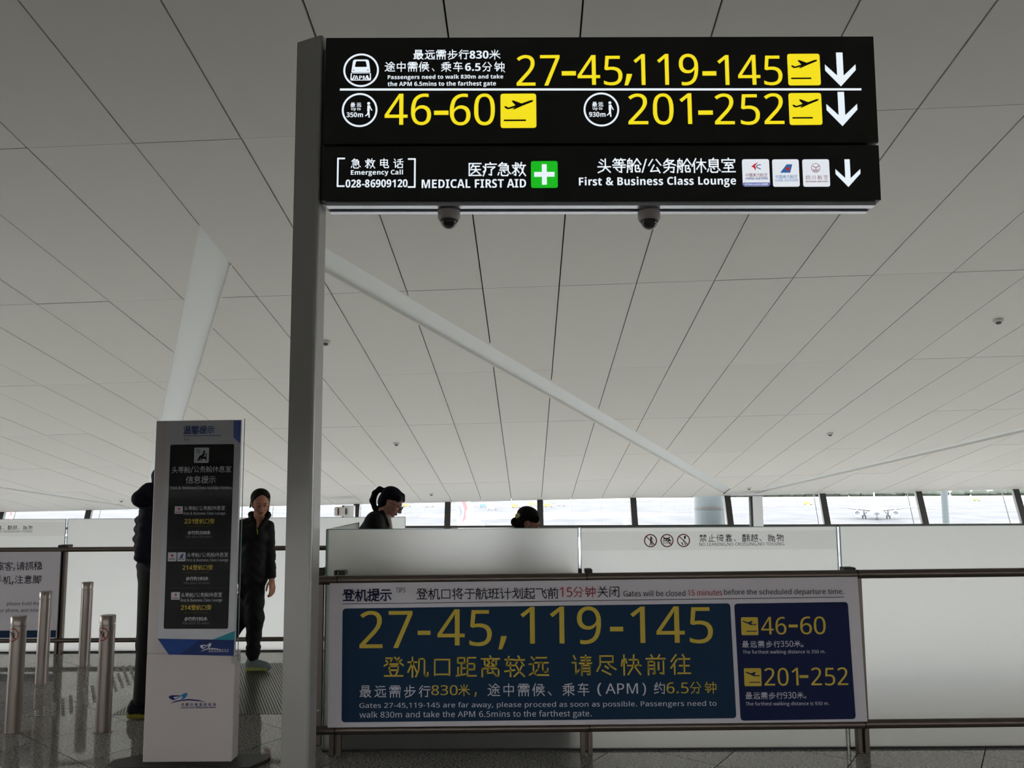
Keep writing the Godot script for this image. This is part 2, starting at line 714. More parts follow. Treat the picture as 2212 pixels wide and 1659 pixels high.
func build_ceiling() -> void:
	var root := setting("ceiling", ceil_at(0, 3))
	# dark void behind the joints
	var st := begin()
	slab(st, PackedVector2Array([Vector2(-25.5, -6.2), Vector2(25.5, -6.2), Vector2(25.5, 7.02), Vector2(-25.5, 7.02)]), ceil_at(0, 0, 0.5), CEIL_K, CEIL_R, CEIL_DOWN * 0.38)
	obj("roof_deck", st, "ceiling_void", root)
	# diagonal membrane strips: [k start, k end, upper edge at start, slope]
	var strips := [[-2.0, 7.0, 1.489, 0.570], [-12.0, -3.0, 6.59, -0.572], [8.0, 17.0, 6.65, -0.570], [-22.0, -13.0, 1.44, 0.570]]
	var polys := []
	for s in strips:
		var r0: float = s[2]
		var r1: float = r0 + s[3] * (s[1] - s[0])
		var poly := PackedVector2Array([Vector2(s[0], r0), Vector2(s[1], r1), Vector2(s[1], r1 + 0.284), Vector2(s[0], r0 + 0.284)])
		polys.append(poly)
		st = begin()
		slab(st, poly, ceil_at(0, 0, 0.075), CEIL_K, CEIL_R, CEIL_DOWN * 0.02)
		obj("membrane_strip", st, "membrane", root)
		# rim along the far edge
		st = begin()
		beam(st, ceil_at(s[0], r0 + 0.284, 0.03), ceil_at(s[1], r1 + 0.284, 0.03), 0.03, 0.06, CEIL_R)
		obj("strip_rim", st, "ceiling_panel_1", root)
	var gk := 0.0075
	var gr := 0.0013
	var whole: ArrayMesh = null
	for r in 7:
		var half := 0.57 * (4.724 + 4.574 * (r + 1)) + 2.6
		var k0 := int(floor(-half / 1.2))
		var k1 := int(ceil(half / 1.2))
		for k in range(k0, k1):
			var cell := PackedVector2Array([Vector2(k + gk, r + gr), Vector2(k + 1 - gk, r + gr), Vector2(k + 1 - gk, r + 1 - gr), Vector2(k + gk, r + 1 - gr)])
			var pieces := [cell]
			var cut := false
			for poly in polys:
				var next := []
				for q in pieces:
					if Geometry2D.intersect_polygons(q, poly).size() > 0:
						cut = true
						next.append_array(Geometry2D.clip_polygons(q, poly))
					else:
						next.append(q)
				pieces = next
			var tone := "ceiling_panel_%d" % rng.randi_range(0, 3)
			var at := ceil_at(k + 0.5, r + 0.5)
			var sag := CEIL_DOWN * rng.randf_range(-0.003, 0.003)
			if not cut:
				if whole == null:
					st = begin()
					slab(st, cell, ceil_at(0, 0, 0.04), CEIL_K, CEIL_R, CEIL_DOWN * 0.04)
					whole = commit(st, at)
				share("panel", whole, tone, root, at + sag)
			else:
				for q in pieces:
					if Geometry2D.is_polygon_clockwise(q) or q.size() < 3:
						q = q.duplicate()
					st = begin()
					slab(st, q, ceil_at(0, 0, 0.04) + sag, CEIL_K, CEIL_R, CEIL_DOWN * 0.04)
					obj("panel", st, tone, root, at - base_of(root))
		for side in [[-25.0, float(k0)], [float(k1), 25.0]]:
			st = begin()
			slab(st, PackedVector2Array([Vector2(side[0], r + gr), Vector2(side[1] - gk, r + gr), Vector2(side[1] - gk, r + 1 - gr), Vector2(side[0], r + 1 - gr)]), ceil_at(0, 0, 0.04), CEIL_K, CEIL_R, CEIL_DOWN * 0.04)
			obj("panel_field", st, "ceiling_panel_1", root)
	st = begin()
	slab(st, PackedVector2Array([Vector2(-25, -6.1), Vector2(25, -6.1), Vector2(25, -gr), Vector2(-25, -gr)]), ceil_at(0, 0, 0.04), CEIL_K, CEIL_R, CEIL_DOWN * 0.04)
	obj("panel_field", st, "ceiling_panel_0", root)


func build_floor() -> void:
	var root := setting("floor", P(0, 0, 4))
	var st := begin()
	box(st, P(-30, -0.5, -22), P(30, -0.012, 7.70))
	box(st, P(-30, -0.5, 7.70), P(-1.05, -0.012, 9.45))
	obj("slab", st, "grout", root)
	# big plain fields outside the tiles that can be told apart
	for f in [[-30.0, -22.0, 30.0, 3.6], [-30.0, 3.6, -6.5, 9.45], [5.2, 3.6, 30.0, 7.70]]:
		st = begin()
		box(st, P(f[0], -0.012, f[1]), P(f[2], 0.0, f[3]))
		obj("tile_field", st, "granite_1", root)
	# rhombic granite tiles
	var region := PackedVector2Array([Vector2(-6.5, 3.6), Vector2(5.2, 3.6), Vector2(5.2, 7.70), Vector2(-1.05, 7.70), Vector2(-1.05, 9.45), Vector2(-6.5, 9.45)])
	var hole := PackedVector2Array([Vector2(-2.9, 6.73), Vector2(-1.28, 6.73), Vector2(-1.28, 8.70), Vector2(-2.9, 8.70)])
	var na := Vector2(0.8616, -0.5075)
	var nb := Vector2(0.682, 0.731)
	var det := na.x * nb.y - na.y * nb.x
	var g := 0.003
	for i in range(-14, 12):
		for j in range(-6, 12):
			var q := PackedVector2Array()
			for c in [[g, g], [0.66 - g, g], [0.66 - g, 0.615 - g], [g, 0.615 - g]]:
				var ca: float = -1.753 + 0.66 * i + c[0]
				var cb: float = 3.552 + 0.615 * j + c[1]
				q.append(Vector2((ca * nb.y - cb * na.y) / det, (na.x * cb - nb.x * ca) / det))
			var pieces := Geometry2D.intersect_polygons(q, region)
			for p in pieces:
				for z in Geometry2D.clip_polygons(p, hole):
					if z.size() < 3:
						continue
					st = begin()
					slab(st, z, Vector3(0, -0.012, 0), Vector3.RIGHT, Vector3.FORWARD, Vector3(0, 0.012, 0))
					obj("tile", st, "granite_%d" % ((i * 7 + j * 5 + 200) % 3), root, P(z[0].x, 0, z[0].y) - root.position)
	# tactile studs: one strip running away from the viewer, one branching off across it
	st = begin()
	lathe(st, [Vector2(0.0165, 0.0), Vector2(0.0155, 0.0035), Vector2(0.0115, 0.0055), Vector2(0.0, 0.006)], Vector3.ZERO, Vector3.UP, 10)
	var stud := commit(st)
	for a in 26:
		for b in 5:
			share("stud", stud, "stud_steel", root, P(-3.50 + b * 0.062 + (0.031 if a % 2 else 0.0), 0.0, 6.74 + a * 0.062))
	for a in 5:
		for b in 17:
			share("stud", stud, "stud_steel", root, P(-3.62 + b * 0.062 + (0.031 if a % 2 else 0.0), 0.0, 8.36 + a * 0.062))
	# lower hall
	var low := setting("floor", P(0, -6, 20))
	st = begin()
	box(st, P(-30, -6.4, 7.0), P(30, -6.0, 36.4))
	obj("slab", st, "lower_floor", low)
	st = begin()
	box(st, P(-30, -6.0, 6.6), P(30, -0.5, 7.0))
	var b := obj("wall_lower", st, "wall_white")
	b.set_meta("kind", "structure")


func face_top(x: float) -> Vector3:
	return P(x, 1.213 + 0.0167 * (x + 0.046), 36.74 - 0.0543 * (x + 0.046))


func face_at(x: float, y: float) -> Vector3:
	var t := face_top(x)
	return Vector3(x, y, t.z + (t.y - y) * 0.384)


func build_facade() -> void:
	var root := setting("window_2", P(0, -6, 33.9))
	var n := 0
	for i in range(-8, 9):
		var x := 1.10 + 3.72 * i
		var st := begin()
		beam(st, face_at(x, -6.0), face_at(x, face_top(x).y + 0.04), 0.24, 0.16)
		obj("mullion", st, "frame_black", root)
		if i < 8:
			var x2 := x + 3.72
			st = begin()
			beam(st, face_at(x, 0.20), face_at(x2, 0.20), 0.10, 0.12, Vector3.UP)
			obj("transom", st, "frame_black", root)
			for row in [[-6.0, 0.15], [0.25, 9.0]]:
				st = begin()
				var ya: float = minf(row[1], face_top(x).y)
				var yb: float = minf(row[1], face_top(x2).y)
				quad(st, face_at(x + 0.12, row[0]), face_at(x2 - 0.12, row[0]), face_at(x2 - 0.12, yb), face_at(x + 0.12, ya), Vector3.BACK)
				obj("pane", st, "window_glass", root)
		# a slender cable stands a metre outside each mullion
		st = begin()
		tube(st, [face_at(x, -6.0) + P(0, 0, 1.0), face_at(x, face_top(x).y + 0.3) + P(0, 0, 1.0)], 0.016, 6)
		obj("cable", st, "frame_dark", root)
		n += 1
	# interior columns at the glazing
	for c in [[9.42, "white square column at the window wall beside the thick round outdoor column"], [-6.30, "white square column at the window wall carrying a small white box"]]:
		var col := thing("window_column", c[1], "column", P(c[0], -6.0, 35.2), "columns at the window wall")
		var st2 := begin()
		box(st2, P(c[0] - 0.19, -6.0, 35.35), P(c[0] + 0.19, face_top(c[0]).y - 0.02, 35.0), 0.01)
		obj("shaft", st2, "column_white", col)
		st2 = begin()
		box(st2, P(c[0] - 0.27, -6.0, 35.30), P(c[0] - 0.20, face_top(c[0]).y - 0.02, 35.05))
		obj("edge_strip", st2, "frame_black", col)
	var bx := thing("wall_box", "white rounded box with a dark slot hung at the window column", "wall box", P(-6.62, 0.72, 34.9))
	var st3 := begin()
	box(st3, P(-6.83, 0.68, 35.0), P(-6.42, 1.04, 34.82), 0.05)
	obj("housing", st3, "camera_grey", bx)
	st3 = begin()
	box(st3, P(-6.70, 0.73, 34.825), P(-6.63, 0.99, 34.805), 0.008)
	obj("slot", st3, "frame_black", bx)
	st3 = begin()
	box(st3, P(-6.42, 0.76, 35.05), P(-6.36, 0.98, 34.92))
	obj("arm", st3, "frame_dark", bx)


func build_detectors() -> void:
	var spots := [[-2.5, 2.5, "smoke detector on the ceiling close beside the steel sign post"], [-2.5, 4.46, "smoke detector halfway down the ceiling in line with the sign post"], [-2.5, 6.48, "smoke detector low on the ceiling by the window above the aircraft tail"], [7.5, 4.5, "smoke detector halfway down the ceiling past the end of the long strip"], [7.5, 6.56, "smoke detector low on the ceiling between the two strip ends"], [7.5, 2.5, "large-looking smoke detector high on the ceiling away from the sign"], [-12.5, 6.45, "smoke detector low on the ceiling beside the man in the down jacket"]]
	for i in spots.size():
		var at := ceil_at(spots[i][0], spots[i][1])
		var d := thing("smoke_detector", spots[i][2], "smoke detector", at, "smoke detectors on the ceiling")
		var st := begin()
		lathe(st, [Vector2(0.0, -0.002), Vector2(0.088, -0.002), Vector2(0.088, 0.030), Vector2(0.072, 0.052), Vector2(0.0, 0.054)], at, CEIL_DOWN, 20)
		obj("base", st, "detector_white", d)
		st = begin()
		lathe(st, [Vector2(0.046, 0.052), Vector2(0.046, 0.072), Vector2(0.030, 0.084), Vector2(0.0, 0.085)], at, CEIL_DOWN, 16)
		obj("sensor_chamber", st, "detector_dark", d)

# ---------------------------------------------------------------- overhead sign
func build_sign() -> void:
	var root := thing("direction_sign", "tall steel post carrying a lit black board of yellow gate numbers", "direction sign", P(-1.2, 0, 5.3))
	# post with a slanted top and softly rounded front corner
	var st := begin()
	var prof := PackedVector2Array([Vector2(-1.292, 5.20), Vector2(-1.165, 5.20), Vector2(-1.152, 5.204), Vector2(-1.144, 5.212), Vector2(-1.141, 5.225), Vector2(-1.141, 5.40), Vector2(-1.292, 5.40)])
	var tops := [4.297, 4.340, 4.345, 4.348, 4.350, 4.40, 4.34]
	var n := prof.size()
	for i in n:
		var a := prof[i]
		var b := prof[(i + 1) % n]
		var e := b - a
		st.set_smooth_group(1 if i >= 1 and i <= 3 else -1)
		quad(st, P(a.x, 0, a.y), P(b.x, 0, b.y), P(b.x, tops[(i + 1) % n], b.y), P(a.x, tops[i], a.y), Vector3(e.y, 0, e.x))
	st.set_smooth_group(-1)
	for i in range(1, n - 1):
		tri(st, P(prof[0].x, tops[0], prof[0].y), P(prof[i].x, tops[i], prof[i].y), P(prof[i + 1].x, tops[i + 1], prof[i + 1].y), Vector3.UP)
	obj("post", st, "post_metal", root)
	for s in [[-1.225, 0.33], [-1.22, 0.98], [-1.225, 2.0]]:
		st = begin()
		lathe(st, [Vector2(0.007, 0.0), Vector2(0.007, 0.003), Vector2(0.0, 0.004)], P(s[0], s[1], 5.20), Vector3.BACK, 10)
		obj("screw", st, "post_metal", root)
	# vertical bracket strip between post and boards
	st = begin()
	box(st, P(-1.141, 3.30, 5.26), P(-1.118, 4.28, 5.36), 0.003)
	obj("bracket_strip", st, "post_metal", root)
	st = begin()
	slab(st, PackedVector2Array([Vector2(-1.117, 4.326), Vector2(2.209, 4.314), Vector2(2.204, 3.644), Vector2(-1.126, 3.656)]), P(0, 0, 5.40), Vector3.RIGHT, Vector3.UP, Vector3(0, 0, 0.20))
	var up := obj("upper_board", st, "sign_black", root)
	st = begin()
	slab(st, PackedVector2Array([Vector2(-1.128, 3.637), Vector2(2.204, 3.626), Vector2(2.200, 3.288), Vector2(-1.128, 3.306)]), P(0, 0, 5.40), Vector3.RIGHT, Vector3.UP, Vector3(0, 0, 0.20))
	var low := obj("lower_board", st, "sign_black", root)
	st = begin()
	box(st, P(-1.06, 3.60, 5.38), P(2.15, 3.68, 5.24))
	obj("board_spacer", st, "frame_black", root)
	# extruded channel along the underside
	for c in [[5.22, 5.28, 0.0], [5.29, 5.33, 0.012], [5.34, 5.39, 0.0]]:
		st = begin()
		slab(st, PackedVector2Array([Vector2(-1.105, 3.308), Vector2(2.175, 3.290), Vector2(2.175, 3.262 + c[2]), Vector2(-1.105, 3.280 + c[2])]), P(0, 0, c[1]), Vector3.RIGHT, Vector3.UP, Vector3(0, 0, c[1] - c[0]))
		obj("channel", st, "channel_metal", root)
	for row in upper_sign_text:
		say(up, row, 5.20)
	for row in lower_sign_text:
		say(low, row, 5.1975 if (row[5] as String).trim_suffix("*") in ["lit_maroon", "lit_navy", "lit_blue"] or (row[0] as String).begins_with("SKY") else 5.20)
	# rings
	for c in [[-0.9015, 4.118, 0.1075, 0.106], [-0.907, 3.8665, 0.107, 0.1065], [0.548, 3.8605, 0.107, 0.1065]]:
		st = begin()
		ring(st, c[0], c[1], c[2], c[3], 0.011, 5.20)
		obj("ring", st, "lit_white", up)
	# dividing line and arrows
	st = begin()
	flat(st, PackedVector2Array([Vector2(-1.028, 4.003), Vector2(2.119, 3.984), Vector2(2.118, 3.971), Vector2(-1.028, 3.990)]), 5.20)
	obj("dividing_line", st, "lit_white", up)
	for a in [[0.0, 0.0, 1.0, up], [-0.003, -0.250, 1.0, up], [0.412, 0.285, 0.80, low]]:
		st = begin()
		var pts := PackedVector2Array()
		for p in [Vector2(1.977, 4.212), Vector2(2.016, 4.212), Vector2(2.016, 4.065), Vector2(2.091, 4.136), Vector2(2.091, 4.100), Vector2(1.997, 3.997), Vector2(1.906, 4.098), Vector2(1.906, 4.136), Vector2(1.977, 4.065)]:
			if a[3] == low:
				pts.append(Vector2(2.011 + (p.x - 1.9975) * 0.80, 3.369 + (p.y - 3.997) * 0.795))
			else:
				pts.append(p + Vector2(a[0], a[1]))
		flat(st, pts, 5.20)
		obj("arrow", st, "lit_white", a[3])
	# yellow departure squares with a climbing aircraft
	for b in [[1.680, 4.205, 1.876, 4.005], [-0.059, 3.963, 0.156, 3.748], [1.677, 3.956, 1.874, 3.756]]:
		departure_icon(up, b, 5.20, "lit_yellow", "sign_black", false)
	# brackets round the emergency number
	for br in [[-1.032, -0.993, 3.568, 3.389], [-0.572, -0.611, 3.562, 3.381]]:
		st = begin()
		line2(st, [Vector2(br[1], br[2] - 0.004), Vector2(br[0], br[2] - 0.004), Vector2(br[0], br[3] + 0.004), Vector2(br[1], br[3] + 0.004)], 0.010, 5.20)
		obj("square_bracket", st, "lit_white", low)
	# first aid square
	st = begin()
	flat(st, round_rect(0.121, 3.375, 0.280, 3.540, 0.014), 5.20)
	var sq := obj("first_aid_square", st, "lit_green", low)
	st = begin()
	flat(st, rect(0.186, 3.394, 0.215, 3.520), 5.198)
	flat(st, rect(0.140, 3.443, 0.261, 3.472), 5.1975)
	obj("cross", st, "lit_white", sq)
	# train pictogram: body, windscreen, lamps, rail
	st = begin()
	flat(st, round_quad([Vector2(-0.962, 4.098), Vector2(-0.844, 4.098), Vector2(-0.856, 4.186), Vector2(-0.950, 4.186)], 0.016), 5.20)
	line2(st, [Vector2(-0.960, 4.098), Vector2(-0.962, 4.062), Vector2(-0.950, 4.062), Vector2(-0.942, 4.084)], 0.007, 5.20)
	line2(st, [Vector2(-0.846, 4.098), Vector2(-0.844, 4.062), Vector2(-0.856, 4.062), Vector2(-0.864, 4.084)], 0.007, 5.20)
	line2(st, [Vector2(-0.962, 4.055), Vector2(-0.844, 4.055)], 0.005, 5.20)
	var tr := obj("train_pictogram", st, "lit_white", up)
	st = begin()
	flat(st, round_quad([Vector2(-0.940, 4.138), Vector2(-0.866, 4.138), Vector2(-0.874, 4.174), Vector2(-0.932, 4.174)], 0.006), 5.1975)
	flat(st, rect(-0.952, 4.116, -0.940, 4.119), 5.1975)
	flat(st, rect(-0.866, 4.116, -0.854, 4.119), 5.1975)
	flat(st, rect(-0.960, 4.101, -0.846, 4.103), 5.1975)
	obj("train_window", st, "sign_black", tr)
	# walking figures
	for o in [[-0.851, 3.8675], [0.602, 3.8625]]:
		st = begin()
		flat(st, ellipse(o[0] - 0.002, o[1] + 0.040, 0.009, 0.009, 16), 5.20)
		line2(st, [Vector2(o[0] - 0.002, o[1] + 0.026), Vector2(o[0] - 0.003, o[1] - 0.006)], 0.015, 5.20, 0.1)
		line2(st, [Vector2(o[0] - 0.001, o[1] - 0.004), Vector2(o[0] + 0.002, o[1] - 0.047)], 0.008, 5.20)
		line2(st, [Vector2(o[0] - 0.004, o[1] - 0.008), Vector2(o[0] - 0.007, o[1] - 0.028), Vector2(o[0] - 0.020, o[1] - 0.038)], 0.007, 5.20)
		line2(st, [Vector2(o[0] + 0.004, o[1] + 0.024), Vector2(o[0] + 0.012, o[1] + 0.006), Vector2(o[0] + 0.018, o[1] - 0.004)], 0.006, 5.20)
		obj("walking_figure", st, "lit_white", up)
	# airline squares
	var sqs := []
	for b in [[1.382, 3.544, 1.544, 3.377], [1.562, 3.542, 1.721, 3.373], [1.742, 3.541, 1.902, 3.372]]:
		st = begin()
		flat(st, round_rect(b[0], b[3], b[2], b[1], 0.014), 5.20)
		sqs.append(obj("airline_square", st, "lit_logo", low))
	st = begin()
	flat(st, round_quad([Vector2(1.384, 3.378), Vector2(1.542, 3.378), Vector2(1.543, 3.399), Vector2(1.383, 3.399)], 0.006), 5.1985)
	obj("alliance_bar", st, "lit_violet", sqs[0])
	swallow(sqs[0], 1.464, 3.498, 0.030, 5.1985, "lit_red", "lit_navy")
	st = begin()
	flat(st, PackedVector2Array([Vector2(1.607, 3.459), Vector2(1.647, 3.510), Vector2(1.681, 3.510), Vector2(1.667, 3.459)]), 5.1985)
	obj("tail_emblem", st, "lit_blue", sqs[1])
	st = begin()
	flat(st, PackedVector2Array([Vector2(1.640, 3.488), Vector2(1.652, 3.494), Vector2(1.664, 3.488), Vector2(1.660, 3.472), Vector2(1.652, 3.466), Vector2(1.646, 3.474)]), 5.1965)
	obj("flower_emblem", st, "lit_red", sqs[1])
	st = begin()
	ring(st, 1.820, 3.487, 0.027, 0.0285, 0.0022, 5.1985, 28)
	line2(st, [Vector2(1.803, 3.498), Vector2(1.814, 3.493), Vector2(1.822, 3.485), Vector2(1.832, 3.496), Vector2(1.842, 3.500)], 0.004, 5.1985)
	for i in 3:
		line2(st, [Vector2(1.800 + i * 0.004, 3.480 - i * 0.006), Vector2(1.812, 3.474 - i * 0.005), Vector2(1.820, 3.480 - i * 0.006), Vector2(1.828, 3.474 - i * 0.005), Vector2(1.840 - i * 0.004, 3.480 - i * 0.006)], 0.0025, 5.1985)
	obj("bird_emblem", st, "lit_maroon", sqs[2])
	# two dome cameras under the channel
	for c in [[-0.376, 0.0, "grey dome security camera under the lit sign below the first aid cross"], [0.836, -0.012, "grey dome security camera under the lit sign below the lounge wording"]]:
		var cam := thing("dome_camera", c[2], "security camera", P(c[0], 3.16, 5.31), "dome cameras under the sign")
		st = begin()
		lathe(st, [Vector2(0.0, 3.272), Vector2(0.066, 3.272), Vector2(0.068, 3.266), Vector2(0.067, 3.225), Vector2(0.060, 3.214), Vector2(0.050, 3.212)], P(c[0], c[1], 5.31), Vector3.UP, 32)
		obj("housing", st, "camera_grey", cam)
		st = begin()
		lathe(st, [Vector2(0.058, 3.214), Vector2(0.054, 3.205), Vector2(0.050, 3.208)], P(c[0], c[1], 5.31), Vector3.UP, 28)
		obj("trim_ring", st, "frame_dark", cam)
		st = begin()
		var pr := []
		for i in 9:
			var t := i / 8.0 * PI * 0.5
			pr.append(Vector2(0.050 * cos(t), 3.208 - 0.050 * sin(t)))
		lathe(st, pr, P(c[0], c[1], 5.31), Vector3.UP, 28)
		obj("dome", st, "smoked_dome", cam)
		st = begin()
		lathe(st, [Vector2(0.0, -0.034), Vector2(0.024, -0.026), Vector2(0.034, 0.0), Vector2(0.024, 0.026), Vector2(0.0, 0.034)], P(c[0], 3.206 + c[1], 5.31), Vector3.UP, 18)
		obj("lens_unit", st, "frame_black", cam)


func departure_icon(parent: Node, b: Array, d: float, field: String, ink: String, mirrored: bool) -> void:
	var st := begin()
	flat(st, round_rect(b[0], b[3], b[2], b[1], (b[2] - b[0]) * 0.08), d)
	var sq := obj("departure_square", st, field, parent)
	var w: float = b[2] - b[0]
	var h: float = b[1] - b[3]
	var put := func(x: float, y: float) -> Vector2: return Vector2(b[0] + w * (1.0 - x if mirrored else x), b[1] - h * y)
	st = begin()
	var pts := PackedVector2Array()
	for p in [[0.10, 0.38], [0.15, 0.365], [0.22, 0.41], [0.42, 0.345], [0.31, 0.215], [0.36, 0.20], [0.59, 0.29], [0.84, 0.20], [0.91, 0.195], [0.915, 0.225], [0.88, 0.25], [0.62, 0.355], [0.39, 0.46], [0.33, 0.455], [0.41, 0.405], [0.21, 0.46], [0.14, 0.43]]:
		pts.append(put.call(p[0], p[1]))
	flat(st, pts, d - 0.002)
	var r0: Vector2 = put.call(0.09, 0.76)
	var r1: Vector2 = put.call(0.71, 0.805)
	flat(st, rect(minf(r0.x, r1.x), r1.y, maxf(r0.x, r1.x), r0.y), d - 0.002)
	obj("aircraft_pictogram", st, ink, sq)


func swallow(parent: Node, x: float, y: float, s: float, d: float, red: String, blue: String) -> void:
	var st := begin()
	flat(st, PackedVector2Array([Vector2(x + s * 0.45, y + s * 0.85), Vector2(x - s * 0.25, y + s * 0.55), Vector2(x - s * 0.95, y - s * 0.02), Vector2(x - s * 0.45, y - s * 0.2), Vector2(x - s * 0.1, y - s * 0.85), Vector2(x - s * 0.02, y - s * 0.2), Vector2(x - s * 0.2, y + s * 0.15)]), d)
	obj("swallow_wing", st, red, parent)
	st = begin()
	line2(st, [Vector2(x + s * 0.95, y + s * 0.35), Vector2(x + s * 0.35, y + s * 0.28), Vector2(x + s * 0.08, y + s * 0.05), Vector2(x + s * 0.2, y - s * 0.2), Vector2(x + s * 0.9, y - s * 0.55)], s * 0.16, d)
	obj("swallow_tail", st, blue, parent)


# ---------------------------------------------------------------- notice totem
func build_totem() -> void:
	var root := thing("notice_totem", "white lounge notice totem with a black poster behind clear acrylic", "notice stand", P(-1.9, 0, 5.55))
	var st := begin()
	var plate := PackedVector2Array([Vector2(-2.36, 5.44), Vector2(-2.30, 5.40), Vector2(-1.52, 5.40), Vector2(-1.455, 5.55), Vector2(-1.455, 5.61), Vector2(-1.475, 5.66), Vector2(-2.25, 5.66), Vector2(-2.36, 5.56)])
	slab(st, plate, Vector3.ZERO, Vector3.RIGHT, Vector3.FORWARD, Vector3(0, 0.022, 0))
	obj("base_plate", st, "plate_black", root)
	st = begin()
	box(st, P(-2.174, 0.022, 5.62), P(-1.652, 0.64, 5.50), 0.004)
	obj("lower_body", st, "totem_white", root)
	st = begin()
	box(st, P(-2.174, 0.64, 5.56), P(-1.665, 2.022, 5.50), 0.003)
	obj("upper_body", st, "totem_white", root)
	# poster board with a slanted foot, clipped in front of the body
	st = begin()
	slab(st, PackedVector2Array([Vector2(-2.104, 2.020), Vector2(-1.647, 2.024), Vector2(-1.653, 0.627), Vector2(-2.034, 0.638), Vector2(-2.104, 0.730)]), P(0, 0, 5.495), Vector3.RIGHT, Vector3.UP, Vector3(0, 0, 0.018))
	var poster := obj("poster", st, "poster_white", root)
	var d := 5.477
	st = begin()
	flat(st, PackedVector2Array([Vector2(-1.694, 2.019), Vector2(-1.649, 2.019), Vector2(-1.650, 1.881), Vector2(-1.692, 1.915)]), d)
	obj("corner_print", st, "ink_slate", poster)
	st = begin()
	flat(st, round_quad([Vector2(-2.071, 0.786), Vector2(-1.690, 0.784), Vector2(-1.687, 1.877), Vector2(-2.073, 1.875)], 0.012), d)
	var field := obj("black_field", st, "print_panel_black", poster)
	st = begin()
	flat(st, rect(-1.996, 1.927, -1.765, 1.931), d)
	obj("underline", st, "ink_slate", poster)
	st = begin()
	flat(st, PackedVector2Array([Vector2(-2.103, 0.730), Vector2(-1.650, 0.719), Vector2(-1.653, 0.628), Vector2(-2.034, 0.638)]), d)
	obj("foot_print", st, "print_royal", poster)
	st = begin()
	flat(st, PackedVector2Array([Vector2(-2.103, 0.730), Vector2(-1.853, 0.724), Vector2(-1.974, 0.6365), Vector2(-2.034, 0.638)]), d - 0.002)
	obj("foot_print", st, "print_royal_light", poster)
	st = begin()
	flat(st, PackedVector2Array([Vector2(-1.777, 0.723), Vector2(-1.649, 0.772), Vector2(-1.650, 0.719)]), d)
	obj("foot_print", st, "ink_teal", poster)
	swoosh(poster, -1.852, 0.653, 0.133, 0.051, d - 0.002, "ink_white", "ink_white")
	swoosh(root, -2.035, 0.352, 0.219, 0.062, 5.50, "ink_indigo", "ink_cyan")
	for row in kiosk_text:
		say(poster, row, d - 0.002)
	for row in kiosk_base_text:
		say(root, row, 5.50)
	# waiting-seat pictogram
	st = begin()
	flat(st, round_rect(-1.926, 1.764, -1.837, 1.856, 0.008), d - 0.002)
	var ic := obj("lounge_icon", st, "icon_grey", field)
	st = begin()
	var e := d - 0.004
	ring(st, -1.902, 1.835, 0.0115, 0.0115, 0.0022, e, 24)
	line2(st, [Vector2(-1.904, 1.841), Vector2(-1.902, 1.834), Vector2(-1.897, 1.834)], 0.002, e)
	flat(st, ellipse(-1.8655, 1.833, 0.006, 0.006, 16), e)
	line2(st, [Vector2(-1.866, 1.825), Vector2(-1.869, 1.808)], 0.011, e, 0.1)
	line2(st, [Vector2(-1.871, 1.822), Vector2(-1.878, 1.809), Vector2(-1.889, 1.807)], 0.004, e)
	line2(st, [Vector2(-1.868, 1.806), Vector2(-1.889, 1.804), Vector2(-1.902, 1.778)], 0.007, e)
	line2(st, [Vector2(-1.886, 1.802), Vector2(-1.893, 1.780)], 0.006, e)
	flat(st, rect(-1.884, 1.788, -1.853, 1.801), e)
	flat(st, rect(-1.855, 1.776, -1.850, 1.824), e)
	flat(st, rect(-1.884, 1.776, -1.879, 1.790), e)
	obj("seated_figure", st, "print_panel_black", ic)
	# dotted rules
	for y in [1.568, 1.257, 1.023]:
		st = begin()
		for i in 46:
			flat(st, rect(-2.064 + i * 0.0081, y - 0.0006, -2.061 + i * 0.0081, y + 0.0006), d - 0.002)
		obj("dotted_rule", st, "ink_grey", field)
	# airline squares
	for b in [[-2.031, 1.460, -1.983, 1.505, 0], [-2.061, 1.179, -2.010, 1.232, 1], [-2.005, 1.179, -1.956, 1.232, 2], [-2.033, 0.955, -1.982, 0.999, 0]]:
		st = begin()
		flat(st, round_rect(b[0], b[1], b[2], b[3], 0.004), d - 0.002)
		var sq := obj("airline_square", st, "icon_grey", field)
		var cx: float = (b[0] + b[2]) * 0.5
		var cy: float = (b[1] + b[3]) * 0.5
		st = begin()
		if b[4] == 0:
			flat(st, PackedVector2Array([Vector2(cx + 0.006, cy + 0.014), Vector2(cx - 0.004, cy + 0.011), Vector2(cx - 0.006, cy + 0.004), Vector2(cx + 0.002, cy + 0.005), Vector2(cx - 0.004, cy - 0.004), Vector2(cx + 0.006, cy - 0.001), Vector2(cx + 0.007, cy + 0.006)]), e)
		elif b[4] == 1:
			flat(st, ellipse(cx, cy + 0.008, 0.0075, 0.0075, 18), e)
		else:
			flat(st, PackedVector2Array([Vector2(cx - 0.012, cy - 0.006), Vector2(cx + 0.004, cy + 0.017), Vector2(cx + 0.013, cy + 0.017), Vector2(cx + 0.006, cy - 0.006)]), e)
		obj("emblem", st, "print_navy" if b[4] == 2 else "print_red", sq)
		st = begin()
		for i in 4:
			flat(st, rect(cx - 0.017 + i * 0.009, cy - 0.015, cx - 0.011 + i * 0.009, cy - 0.010), e)
		obj("small_print", st, "ink_navy" if b[4] == 2 else "print_maroon", sq)
	# clear acrylic sheet standing proud of the poster, wider than it on one side
	st = begin()
	box(st, P(-2.112, 0.60, 5.472), P(-1.625, 2.030, 5.468))
	obj("acrylic_sheet", st, "acrylic", root)
	st = begin()
	box(st, P(-1.6265, 0.60, 5.474), P(-1.6235, 2.030, 5.467))
	obj("acrylic_edge", st, "glass_edge", root)
	st = begin()
